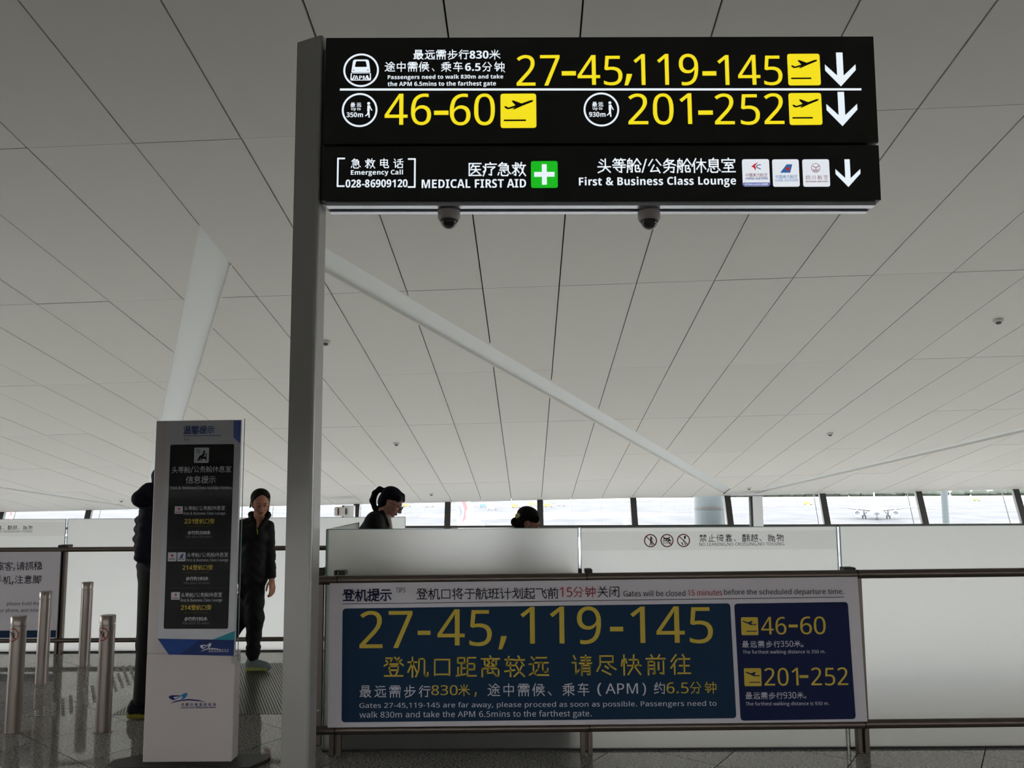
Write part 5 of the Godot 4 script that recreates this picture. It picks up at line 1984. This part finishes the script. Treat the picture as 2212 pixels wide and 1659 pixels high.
# a tapering slab between root leading/trailing and tip leading/trailing points
func wing(st: SurfaceTool, rl: Vector3, rt: Vector3, tl: Vector3, tt: Vector3, r_thick: float, t_thick: float) -> void:
	var n := (rt - rl).cross(tl - rl).normalized()
	var rm := rl.lerp(rt, 0.35)
	var tm := tl.lerp(tt, 0.35)
	for s in [-1.0, 1.0]:
		var a: Vector3 = rm + n * s * r_thick * 0.5
		var c: Vector3 = tm + n * s * t_thick * 0.5
		quad(st, rl, a, c, tl, n * s)
		quad(st, a, rt, tt, c, n * s)
		tri(st, rl, a, rt, rl - tl)
		tri(st, tl, c, tt, tl - rl)

# ---------------------------------------------------------------- wording: text, left, top, right, bottom (metres on its face), ink (* bold)
var upper_sign_text := [
	["最远需步行", -0.586, 4.245, -0.249, 4.183, "lit_white"],
	["830", -0.245, 4.238, -0.130, 4.187, "lit_white*"],
	["米", -0.127, 4.243, -0.058, 4.181, "lit_white"],
	["途中需候", -0.759, 4.169, -0.490, 4.107, "lit_white"],
	["、", -0.475, 4.166, -0.425, 4.106, "lit_white"],
	["乘车", -0.418, 4.167, -0.284, 4.105, "lit_white"],
	["6.5", -0.272, 4.159, -0.178, 4.109, "lit_white*"],
	["分钟", -0.170, 4.165, -0.033, 4.104, "lit_white"],
	["、", -0.048, 4.156, 0.002, 4.096, "lit_white"],
	["Passengers need to walk 830m and take", -0.740, 4.086, -0.042, 4.052, "lit_white*"],
	["the APM 6.5mins to the farthest gate", -0.740, 4.044, -0.086, 4.007, "lit_white*"],
	["27", 0.039, 4.208, 0.300, 4.013, "lit_yellow"],
	["-", 0.312, 4.104, 0.398, 4.076, "lit_yellow"],
	["45", 0.408, 4.205, 0.679, 4.012, "lit_yellow"],
	[",", 0.690, 4.084, 0.738, 4.011, "lit_yellow"],
	["119", 0.748, 4.210, 1.138, 4.009, "lit_yellow"],
	["-", 1.163, 4.098, 1.247, 4.070, "lit_yellow"],
	["145", 1.255, 4.200, 1.646, 4.006, "lit_yellow"],
	["最远", -0.962, 3.913, -0.898, 3.885, "lit_white"],
	["Up to", -0.958, 3.883, -0.901, 3.859, "lit_white*"],
	["350m", -0.985, 3.852, -0.886, 3.821, "lit_white*"],
	["46", -0.756, 3.967, -0.477, 3.769, "lit_yellow"],
	["-", -0.459, 3.859, -0.372, 3.832, "lit_yellow"],
	["60", -0.364, 3.965, -0.093, 3.765, "lit_yellow"],
	["最远", 0.493, 3.908, 0.559, 3.878, "lit_white"],
	["Up to", 0.496, 3.876, 0.554, 3.853, "lit_white*"],
	["930m", 0.473, 3.845, 0.572, 3.814, "lit_white*"],
	["201", 0.709, 3.959, 1.092, 3.762, "lit_yellow"],
	["-", 1.130, 3.850, 1.218, 3.823, "lit_yellow"],
	["252", 1.229, 3.956, 1.646, 3.758, "lit_yellow"],
	["APM", -0.942, 4.084, -0.862, 4.058, "lit_white*"],
]

var lower_sign_text := [
	["急救电话", -0.955, 3.562, -0.641, 3.502, "lit_white"],
	["Emergency Call", -0.954, 3.493, -0.643, 3.453, "lit_white*"],
	["028-86909120", -0.984, 3.433, -0.615, 3.384, "lit_white*"],
	["医疗急救", -0.254, 3.534, 0.090, 3.449, "lit_white"],
	["MEDICAL FIRST AID", -0.531, 3.431, 0.091, 3.377, "lit_white*"],
	["头等舱", 0.516, 3.554, 0.779, 3.465, "lit_white"],
	["/", 0.780, 3.550, 0.815, 3.464, "lit_white"],
	["公务舱休息室", 0.817, 3.551, 1.343, 3.462, "lit_white"],
	["First & Business Class Lounge", 0.406, 3.440, 1.342, 3.372, "lit_white*"],
	["中國東方航空", 1.398, 3.456, 1.531, 3.434, "lit_maroon"],
	["CHINA EASTERN", 1.398, 3.431, 1.530, 3.417, "lit_navy*"],
	["SKYTEAM ALLIANCE MEMBER", 1.391, 3.394, 1.533, 3.383, "lit_white*"],
	["中国南方航空", 1.576, 3.444, 1.709, 3.422, "lit_blue"],
	["CHINA SOUTHERN", 1.575, 3.419, 1.710, 3.403, "lit_blue"],
	["四川航空", 1.758, 3.441, 1.890, 3.415, "lit_maroon"],
	["SICHUAN AIRLINES", 1.757, 3.408, 1.889, 3.398, "lit_maroon*"],
]

var banner_text := [
	["登机提示", -1.036, 0.997, -0.739, 0.924, "ink_navy*"],
	["TIPS", -0.714, 1.004, -0.656, 0.976, "ink_dark"],
	["登机口将于航班计划起飞前", -0.589, 1.000, 0.276, 0.931, "ink_dark"],
	["15", 0.283, 1.001, 0.359, 0.943, "ink_red"],
	["分钟", 0.363, 1.004, 0.501, 0.940, "ink_red"],
	["关闭", 0.511, 1.005, 0.647, 0.940, "ink_dark"],
	["Gates will be closed", 0.670, 0.979, 1.046, 0.943, "ink_dark"],
	["15 minutes", 1.061, 0.981, 1.268, 0.946, "ink_red"],
	["before the scheduled departure time.", 1.282, 0.983, 2.009, 0.941, "ink_dark"],
	["27", -0.931, 0.867, -0.612, 0.647, "ink_yellow"],
	["-", -0.580, 0.748, -0.502, 0.723, "ink_yellow"],
	["45", -0.460, 0.874, -0.131, 0.655, "ink_yellow"],
	[",", -0.092, 0.714, -0.041, 0.635, "ink_yellow"],
	["119", 0.042, 0.886, 0.530, 0.663, "ink_yellow"],
	["-", 0.584, 0.764, 0.664, 0.737, "ink_yellow"],
	["145", 0.708, 0.883, 1.206, 0.663, "ink_yellow"],
	["登机口距离较远", -0.784, 0.597, 0.212, 0.474, "ink_yellow"],
	["请尽快前往", 0.348, 0.602, 1.065, 0.479, "ink_yellow"],
	["最远需步行", -0.927, 0.429, -0.500, 0.358, "ink_white"],
	["830", -0.496, 0.428, -0.338, 0.369, "ink_yellow"],
	["米", -0.335, 0.434, -0.264, 0.364, "ink_yellow"],
	[",", -0.237, 0.386, -0.222, 0.359, "ink_yellow"],
	["途中需候、乘车", -0.158, 0.435, 0.455, 0.361, "ink_white"],
	["(", 0.501, 0.435, 0.526, 0.360, "ink_white"],
	["APM", 0.550, 0.432, 0.745, 0.372, "ink_white"],
	[")", 0.771, 0.434, 0.793, 0.360, "ink_white"],
	["约", 0.841, 0.438, 0.909, 0.368, "ink_white"],
	["6.5", 0.917, 0.436, 1.049, 0.372, "ink_yellow"],
	["分钟", 1.057, 0.439, 1.218, 0.369, "ink_yellow"],
	["Gates 27-45,119-145 are far away, please proceed as soon as possible. Passengers need to", -0.926, 0.329, 1.214, 0.289, "ink_white"],
	["walk 830m and take the APM 6.5mins to the farthest gate.", -0.925, 0.278, 0.465, 0.232, "ink_white"],
	["46", 1.499, 0.817, 1.651, 0.712, "ink_yellow"],
	["-", 1.665, 0.771, 1.720, 0.754, "ink_yellow"],
	["60", 1.735, 0.818, 1.889, 0.712, "ink_yellow"],
	["最远需步行", 1.380, 0.676, 1.610, 0.636, "ink_white"],
	["350", 1.612, 0.675, 1.688, 0.640, "ink_white"],
	["米", 1.691, 0.677, 1.735, 0.637, "ink_white"],
	["。", 1.735, 0.676, 1.775, 0.637, "ink_white"],
	["The furthest walking distance is 350 m.", 1.382, 0.622, 1.881, 0.595, "ink_white"],
	["201", 1.506, 0.517, 1.711, 0.412, "ink_yellow"],
	["-", 1.717, 0.474, 1.771, 0.457, "ink_yellow"],
	["252", 1.788, 0.518, 2.009, 0.412, "ink_yellow"],
	["最远需步行", 1.389, 0.376, 1.615, 0.335, "ink_white"],
	["930", 1.617, 0.376, 1.693, 0.338, "ink_white"],
	["米", 1.696, 0.377, 1.739, 0.336, "ink_white"],
	["。", 1.739, 0.376, 1.779, 0.336, "ink_white"],
	["The furthest walking distance is 930 m.", 1.389, 0.320, 1.889, 0.293, "ink_white"],
]

var guard_text := [
	["禁止倚靠、翻越、抛物", 1.175, 1.305, 1.706, 1.258, "ink_dark"],
	["NO LEANING,NO CROSSING,NO TOSSING", 1.174, 1.253, 1.708, 1.230, "ink_dark"],
]

var far_guard_text := [
	["靠、翻越、抛物", -5.267, 1.267, -4.910, 1.223, "ink_dark"],
	["NO LEANING,NO CROSSING,NO TOSSING", -5.434, 1.217, -4.908, 1.194, "ink_dark"],
]

var far_banner_text := [
	["旅客", -5.165, 0.913, -4.993, 0.829, "ink_dark"],
	[",", -4.984, 0.859, -4.970, 0.822, "ink_dark"],
	["请抓稳", -4.958, 0.916, -4.698, 0.831, "ink_dark"],
	["手机", -5.167, 0.779, -5.002, 0.696, "ink_dark"],
	[",", -4.993, 0.724, -4.976, 0.690, "ink_dark"],
	["注意脚", -4.964, 0.782, -4.701, 0.700, "ink_dark"],
	["please hold the", -5.029, 0.525, -4.703, 0.478, "ink_dark"],
	["your phone, and mind", -5.142, 0.460, -4.699, 0.413, "ink_dark"],
]

var kiosk_text := [
	["温馨提示", -1.996, 1.988, -1.808, 1.940, "ink_slate*"],
	["Tips", -1.993, 1.916, -1.958, 1.895, "ink_grey"],
	["头等舱", -2.059, 1.742, -1.945, 1.704, "ink_white"],
	["/", -1.944, 1.744, -1.929, 1.705, "ink_white"],
	["公务舱休息室", -1.928, 1.745, -1.698, 1.707, "ink_white"],
	["信息提示", -1.970, 1.685, -1.789, 1.641, "ink_white"],
	["First & Business Class Lounge Notice", -2.060, 1.624, -1.698, 1.601, "ink_white"],
	["头等舱", -1.976, 1.505, -1.898, 1.480, "ink_white"],
	["/", -1.897, 1.505, -1.888, 1.479, "ink_white"],
	["公务舱休息室", -1.886, 1.506, -1.728, 1.480, "ink_white"],
	["First & Business Class Lounge", -1.977, 1.471, -1.727, 1.449, "ink_white"],
	["231", -1.971, 1.429, -1.913, 1.402, "ink_yellow*"],
	["登机口旁", -1.911, 1.430, -1.790, 1.400, "ink_yellow*"],
	["Next to the 231 gate", -1.952, 1.392, -1.810, 1.379, "ink_dim"],
	["步行约", -1.948, 1.359, -1.879, 1.336, "ink_white*"],
	["350", -1.877, 1.357, -1.834, 1.337, "ink_white*"],
	["米", -1.834, 1.359, -1.812, 1.335, "ink_white*"],
	["Walk about 350 meters", -1.961, 1.331, -1.801, 1.317, "ink_grey"],
	["头等舱", -1.949, 1.229, -1.872, 1.203, "ink_white"],
	["/", -1.870, 1.229, -1.862, 1.202, "ink_white"],
	["公务舱休息室", -1.859, 1.230, -1.701, 1.203, "ink_white"],
	["First & Business Class Lounge", -1.950, 1.195, -1.700, 1.173, "ink_white"],
	["214", -1.971, 1.156, -1.913, 1.129, "ink_yellow*"],
	["登机口旁", -1.910, 1.157, -1.791, 1.128, "ink_yellow*"],
	["Next to the 214 gate", -1.951, 1.120, -1.812, 1.106, "ink_dim"],
	["步行约", -1.949, 1.089, -1.881, 1.066, "ink_white*"],
	["185", -1.879, 1.087, -1.837, 1.067, "ink_white*"],
	["米", -1.837, 1.088, -1.815, 1.066, "ink_white*"],
	["Walk about 185 meters", -1.962, 1.060, -1.802, 1.045, "ink_grey"],
	["头等舱", -1.976, 0.995, -1.900, 0.968, "ink_white"],
	["/", -1.899, 0.995, -1.888, 0.968, "ink_white"],
	["公务舱休息室", -1.886, 0.996, -1.730, 0.969, "ink_white"],
	["First & Business Class Lounge", -1.977, 0.961, -1.729, 0.938, "ink_white"],
	["214", -1.972, 0.923, -1.914, 0.896, "ink_yellow*"],
	["登机口旁", -1.912, 0.924, -1.792, 0.894, "ink_yellow*"],
	["Next to the 214 gate", -1.953, 0.886, -1.812, 0.871, "ink_dim"],
	["步行约", -1.949, 0.855, -1.881, 0.831, "ink_white*"],
	["195", -1.879, 0.853, -1.837, 0.832, "ink_white*"],
	["米", -1.836, 0.854, -1.814, 0.831, "ink_white*"],
	["Walk about 195 meters", -1.961, 0.827, -1.802, 0.811, "ink_grey"],
	["成都天府国际机场", -1.798, 0.668, -1.682, 0.659, "ink_white*"],
	["CHENGDU TIANFU INTERNATIONAL AIRPORT", -1.801, 0.657, -1.681, 0.651, "ink_white*"],
]

var kiosk_base_text := [
	["成都天府国际机场", -1.959, 0.356, -1.755, 0.339, "ink_indigo*"],
	["CHENGDU TIANFU INTERNATIONAL AIRPORT", -1.961, 0.335, -1.754, 0.325, "ink_indigo*"],
]

# Chinese characters as strokes on a 100 by 100 square, y downwards; @c x y w h sets another character into a box.
const GLYPHS := {
	"日": "0 0 0 100;0 0 100 0 100 100;0 50 100 50;0 100 100 100",
	"囗": "0 0 0 100;0 0 100 0 100 100;0 95 100 95",
	"木": "0 25 100 25;50 0 50 100;48 28 0 75;52 28 100 75",
	"讠": "20 0 45 18;0 36 50 36 50 95 95 75",
	"辶": "14 6 28 20;4 40 24 40 24 78;24 78 5 92;24 78 40 92 98 93",
	"忄": "50 0 50 100;20 25 5 55;78 20 95 40",
	"亻": "90 0 0 55;52 36 52 100",
	"扌": "0 26 100 26;58 0 58 96 25 88;0 68 100 48",
	"阝": "0 0 0 100;0 0 85 0 50 38 90 65 75 82 40 78",
	"钅": "40 0 0 38;25 22 90 22;15 45 90 45;0 68 95 68;52 45 52 96 95 78",
	"禾": "80 0 15 10;0 30 100 30;50 8 50 100;48 33 0 72;52 33 100 65",
	"彳": "75 0 5 34;85 26 0 68;52 50 52 100",
	"疒": "52 0 60 10;18 12 100 12;18 12 18 55 0 100;0 28 14 42;0 70 16 56",
	"心": "10 40 2 80;28 30 28 78 36 92 75 92 80 68;45 15 55 40;82 25 98 62",
	"舟": "40 0 30 14;12 14 12 60 0 100;12 14 80 14 80 96 60 94;0 55 100 50;42 26 50 40;42 62 50 78",
	"方": "46 0 54 12;0 20 100 20;40 20 34 60 8 98;38 46 82 46 76 96 55 92",
	"亢": "45 0 55 14;0 24 100 24;28 42 24 70 0 100;28 42 72 42 72 88 78 96 98 96 98 75",
	"仓": "50 0 0 45;50 0 100 42;28 50 70 50 70 72 55 72;28 50 28 86 36 96 85 96 88 76",
	"攵": "35 0 8 42;28 22 100 22;78 22 50 70 0 100;35 42 60 75 100 100",
	"宀": "50 0 52 10;6 28 6 12 94 12 92 28",
	"走": "8 16 48 16;28 2 28 36;4 36 50 36;28 36 28 82;28 58 46 58;14 50 12 74 2 94;12 78 34 92 98 94",
	"最": "@日 22 4 56 30;4 44 96 44;14 44 14 88;46 44 46 96;14 58 46 58;14 72 46 72;4 90 52 84;56 54 90 54 78 78 54 96;60 60 74 82 96 95",
	"远": "38 10 88 10;32 34 96 34;52 34 48 62 32 80;70 34 70 70 76 78 94 78 94 62;@辶 0 0 100 100",
	"需": "14 6 86 6;6 20 6 34;6 20 94 20 92 36;50 6 50 44;22 28 40 28;22 38 40 38;60 28 78 28;60 38 78 38;6 52 94 52;48 52 42 64;12 64 12 98;12 64 88 64 88 98;37 64 37 96;63 64 63 96",
	"步": "50 2 50 46;50 20 84 20;24 18 24 46;4 46 96 46;50 52 50 78;30 56 10 80;88 54 60 84 14 98",
	"行": "@彳 4 4 34 92;44 14 92 14;40 38 96 38;74 38 74 94 56 92",
	"米": "50 4 50 98;6 46 94 46;24 12 36 36;78 10 64 36;46 48 6 86;54 48 96 86",
	"途": "64 2 34 32;64 2 97 30;48 30 80 30;38 48 92 48;64 30 64 76 54 74;50 56 36 72;78 56 92 72;@辶 0 0 100 100",
	"中": "12 24 12 66;12 24 88 24 88 66;12 62 88 62;50 2 50 98",
	"候": "@亻 2 2 26 96;34 26 34 72;44 10 80 10 76 28;40 30 94 30;54 32 42 50;50 44 90 44;40 62 96 62;68 44 66 66 38 96;68 64 96 96",
	"、": "8 68 30 92",
	"。": "6 80 10 70 20 66 30 70 34 80 30 90 20 94 10 90 6 80",
	"乘": "78 4 22 12;6 26 94 26;50 10 50 98;30 32 30 62;10 42 30 40;8 62 32 54;68 32 68 58 92 58 92 50;90 36 70 44;46 64 6 92;54 64 94 92",
	"车": "10 14 86 14;42 2 20 46 84 46;6 68 94 68;54 28 54 98",
	"分": "36 4 6 46;62 4 94 44;20 50 78 50 74 94 54 90;44 50 36 76 12 96",
	"钟": "@钅 2 2 40 94;46 24 46 66;46 24 94 24 94 66;46 62 94 62;70 4 70 98",
	"急": "36 2 10 26;30 12 66 12 56 26;20 26 78 26 78 56;22 41 78 41;18 56 78 56;@心 4 56 92 44",
	"救": "4 24 52 24;28 4 28 94 18 90;10 36 20 46;28 56 4 80;30 44 52 74;46 34 36 44;40 8 48 16;@攵 54 2 44 96",
	"电": "14 16 14 70;14 16 82 16 82 70;14 42 82 42;14 66 82 66;48 2 48 82 56 94 92 94 94 76",
	"话": "@讠 4 6 34 90;88 6 46 16;38 34 98 34;68 12 68 58;@囗 46 58 44 38",
	"医": "92 8 8 8 8 94 94 94;36 16 22 40;32 28 80 28;18 52 88 52;54 28 54 52 48 66 22 84;56 58 84 84",
	"疗": "@疒 4 2 94 96;34 34 86 34 62 54;62 54 62 92 46 88",
	"头": "28 8 46 20;16 26 36 40;6 58 94 58;58 4 58 58 42 82 8 98;60 64 92 96",
	"等": "24 2 8 22;20 10 46 10;28 12 34 22;64 2 50 20;60 10 94 10;70 12 76 22;20 32 80 32;50 24 50 46;6 46 94 46;10 62 92 62;66 46 66 96 50 92;28 70 40 84",
	"舱": "@舟 2 2 42 96;@仓 44 4 54 92",
	"公": "36 6 8 48;62 6 94 46;46 44 22 88 78 84;66 62 86 98",
	"务": "40 2 12 34;34 14 80 14 50 36 8 48;34 22 60 36 94 46;14 62 82 62 78 96 58 92;48 46 42 74 10 98",
	"休": "@亻 2 2 30 96;@木 34 4 64 94",
	"息": "50 0 42 10;20 12 20 58;20 12 80 12 80 58;20 27 80 27;20 42 80 42;20 58 80 58;@心 4 58 92 42",
	"室": "@宀 0 0 100 100;20 32 80 32;44 32 28 50 76 46;64 42 82 58;18 68 82 68;50 54 50 92;4 94 96 94",
	"國": "8 6 8 98;8 6 92 6 92 98;8 94 92 94;18 26 82 26;@囗 24 40 22 20;18 74 50 66;58 14 62 54 80 84 84 70;78 36 54 78;70 16 78 24",
	"東": "8 14 92 14;22 30 22 62;22 30 78 30 78 62;22 46 78 46;22 62 78 62;50 2 50 98;46 64 6 92;54 64 94 92",
	"航": "@舟 2 2 42 96;@亢 48 2 50 96",
	"空": "@宀 0 0 100 100;38 24 12 48;60 22 60 42 88 42;22 60 78 60;50 60 50 92;8 94 92 94",
	"国": "8 6 8 98;8 6 92 6 92 98;8 94 92 94;24 24 76 24;28 48 72 48;20 76 80 76;50 24 50 76;60 56 70 68",
	"南": "14 18 86 18;50 2 50 34;10 34 10 98;10 34 90 34 90 96 78 94;34 42 42 54;66 42 58 54;28 56 72 56;24 72 76 72;50 56 50 92",
	"四": "8 14 8 94;8 14 92 14 92 94;8 88 92 88;38 14 34 48 18 64;62 14 62 54 82 54",
	"川": "18 8 16 60 4 96;50 12 50 88;86 6 86 98",
	"温": "8 8 20 18;4 34 16 44;6 94 22 60;@日 36 6 48 36;30 54 30 92;30 54 90 54 90 92;50 54 50 92;70 54 70 92;22 94 98 94",
	"馨": "4 10 48 10;26 2 26 22;8 22 44 22;10 30 44 30 44 46;10 30 10 46;10 40 44 40;27 30 27 40;60 4 56 18;60 4 80 4 82 16 94 16;54 24 88 24 54 46;62 28 92 46;70 50 28 54;6 62 94 62;50 52 50 74;48 62 8 78;52 62 92 78;26 76 26 98;26 76 76 76 76 98;26 86 76 86;26 98 76 98",
	"提": "@扌 2 2 32 96;@日 46 4 44 36;38 50 96 50;66 50 66 88;66 68 90 68;52 62 48 78 34 98;46 80 66 94 98 94",
	"示": "18 10 82 10;4 36 96 36;50 36 50 94 34 90;28 54 8 84;72 54 92 84",
	"信": "@亻 2 2 28 96;62 2 68 12;36 20 98 20;44 36 90 36;44 52 90 52;@囗 44 66 44 30",
	"登": "12 8 44 8 30 28 4 44;12 20 24 30;56 4 66 20 96 42;76 6 66 16;88 16 74 26;30 36 70 36;@囗 28 46 44 20;30 70 38 86;70 70 60 86;6 92 94 92",
	"机": "@木 2 4 42 94;56 12 54 64 40 96;56 12 82 12 82 86 88 94 98 94 98 78",
	"口": "@囗 14 16 72 74",
	"旁": "48 0 54 8;8 12 92 12;32 16 38 28;68 16 62 28;6 46 6 32 94 32 92 46;48 42 54 52;10 58 90 58;42 58 36 80 12 98;40 74 80 74 76 96 58 94",
	"约": "28 4 6 36 32 36;34 18 4 64 38 58;4 92 40 82;60 4 44 42;54 24 94 24 90 94 70 90;56 46 68 66",
	"成": "16 26 94 26;16 26 16 60 4 96;16 50 42 50 40 80 28 76;56 4 62 50 86 94 94 76;88 44 54 92;72 6 84 18",
	"都": "8 20 52 20;30 4 30 38;4 38 58 38;52 8 30 44 4 62;@日 18 54 34 40;@阝 64 6 34 92",
	"天": "14 14 86 14;6 46 94 46;50 14 46 56 6 96;52 50 94 96",
	"府": "48 2 56 12;14 14 94 14;14 14 14 56 2 98;40 28 24 54;34 44 34 98;46 46 96 46;80 28 80 94 66 92;54 60 64 74",
	"际": "@阝 4 6 30 92;48 14 90 14;42 38 96 38;70 38 70 94 58 90;54 54 42 82;84 54 96 80",
	"场": "4 34 38 34;22 8 22 76;2 82 40 68;46 12 82 12 54 40 94 40 88 92 74 90;66 42 40 76;80 42 54 92",
	"禁": "4 14 46 14;26 2 26 44;24 16 4 38;28 16 46 34;54 14 96 14;74 2 74 44;72 16 54 36;76 16 96 38;22 54 78 54;6 70 94 70;50 70 50 96 40 94;28 78 10 94;72 78 90 94",
	"止": "54 4 54 90;54 42 90 42;24 34 24 90;4 92 96 92",
	"倚": "@亻 2 2 28 96;40 14 94 14;66 2 64 18 44 34;68 18 92 34;34 44 98 44;@囗 44 56 26 26;84 44 84 94 72 92",
	"靠": "30 2 20 14;22 10 80 10;50 2 50 24;8 24 92 24;@囗 26 32 48 16;40 54 40 98;60 54 60 98;12 62 40 62;12 76 40 76;8 92 40 90;60 62 90 62;60 76 90 76;60 90 94 90",
	"翻": "40 2 10 8;4 22 52 22;28 8 28 50;26 24 4 46;30 24 50 42;14 10 18 18;44 10 38 18;8 54 8 96;8 54 48 54 48 96;28 54 28 96;8 75 48 75;8 96 48 96;58 8 74 8 74 92 66 90;62 28 68 40;56 66 74 54;80 8 96 8 96 92 88 90;82 28 90 40;78 66 96 54",
	"越": "@走 0 0 100 100;58 18 94 18;58 18 58 72 70 62;74 4 80 46 94 72 98 60;92 32 70 70;84 4 92 12",
	"抛": "@扌 2 2 30 96;34 30 60 30;46 6 44 64 34 94;58 30 58 84 64 94 98 94 98 80;66 40 94 40 90 76 82 74;78 22 76 56 66 82",
	"物": "20 8 10 32;12 22 46 22;28 2 28 98;2 66 46 52;62 4 46 42;56 24 96 24 90 94 76 90;72 26 44 66;84 26 52 92",
	"将": "22 4 22 98;6 16 14 38;2 70 22 56;58 2 38 28;52 12 86 12 68 38 40 50;54 24 62 32;36 60 98 60;80 46 80 94 66 90;48 70 58 84",
	"于": "16 12 84 12;4 44 96 44;52 12 52 94 34 90",
	"班": "4 14 34 14;6 44 32 44;2 84 36 76;19 14 19 80;48 8 48 52 40 94;40 24 44 46;58 12 98 12;60 46 96 46;56 88 98 88;78 12 78 88",
	"计": "@讠 4 6 36 90;42 40 98 40;70 4 70 98",
	"划": "4 34 60 28;28 4 34 50 56 92 62 72;54 40 10 86;40 6 52 18;74 14 74 72;94 4 94 94 80 90",
	"起": "@走 0 0 100 100;56 10 92 10 92 40 58 40;58 40 58 74 66 80 94 80 96 64",
	"飞": "4 12 60 12 61 42 68 68 80 88 94 93 97 70;92 18 72 38;70 34 92 54",
	"前": "28 4 36 18;70 4 62 18;4 22 96 22;14 36 14 98;14 36 44 36 44 94 36 92;14 54 44 54;14 70 44 70;64 40 64 74;88 34 88 94 72 90",
	"关": "26 4 38 22;74 4 62 22;14 28 86 28;6 54 94 54;50 28 48 58 8 98;54 58 94 98",
	"闭": "12 4 22 14;8 22 8 98;34 8 92 8 92 96 78 94;22 40 80 40;58 22 58 82 46 80;56 42 24 72",
	"距": "@囗 8 8 34 26;26 34 26 88;26 58 44 58;10 54 10 92;2 94 46 86;56 8 56 94;56 8 96 8;56 36 90 36 90 64;56 64 90 64;56 94 98 94",
	"离": "48 0 54 10;6 14 94 14;36 22 66 42;66 22 34 42;22 20 22 48;78 20 78 48;22 48 78 48;10 60 10 98;10 60 90 60 90 96 78 94;48 50 30 82 66 80;60 70 72 88",
	"较": "4 18 46 18;22 4 10 46 46 46;2 74 50 68;30 32 30 98;68 2 74 12;50 20 98 20;62 30 52 46;84 30 96 46;86 48 74 74 48 98;60 50 74 76 98 98",
	"请": "@讠 4 6 34 90;46 14 94 14;48 28 92 28;40 42 98 42;70 4 70 42;50 52 50 98;50 52 90 52 90 96 78 94;50 66 90 66;50 80 90 80",
	"尽": "20 8 82 8 82 38;20 36 82 36;20 8 20 50 4 80;56 38 70 56 96 72;44 56 58 66;30 76 70 96",
	"快": "@忄 2 4 28 94;42 26 86 26 86 54;34 54 98 54;64 4 62 56 36 96;66 56 96 96",
	"往": "@彳 4 4 34 92;62 4 70 16;42 24 96 24;46 56 92 56;38 92 98 92;69 24 69 92",
	"旅": "@方 2 2 44 96;62 2 50 30;58 14 96 14;92 28 54 42;58 40 58 92 70 82;72 36 80 70 98 92;94 52 78 66",
	"客": "@宀 0 0 100 100;44 22 16 46;40 32 72 32 44 56 6 68;36 38 60 56 94 66;@囗 30 72 42 26",
	"抓": "@扌 2 2 32 96;90 6 46 16;50 14 50 62 38 96;68 12 68 88;82 10 86 62 98 94",
	"稳": "@禾 2 2 36 96;56 4 44 24;54 12 80 12 70 26;50 28 88 28 88 58;52 43 88 43;48 58 88 58;46 72 42 92;58 68 58 90 82 90 84 76;68 66 74 78;90 70 98 86",
	"手": "78 4 20 14;14 34 86 34;4 58 96 58;50 12 50 94 34 90",
	"注": "10 6 24 18;4 34 18 46;4 94 26 62;56 4 68 18;36 26 96 26;42 56 90 56;32 92 98 92;66 26 66 92",
	"意": "48 0 52 8;14 12 86 12;34 16 40 26;66 16 60 26;4 30 96 30;@日 24 38 52 28;@心 6 68 90 30",
	"脚": "8 8 8 58 2 96;8 8 28 8 28 92 22 90;8 34 28 34;8 58 28 58;36 26 64 26;50 6 50 50;34 50 66 50;50 52 38 84 62 80;58 68 66 90;72 10 72 98;72 10 96 10 94 70 84 68",
}
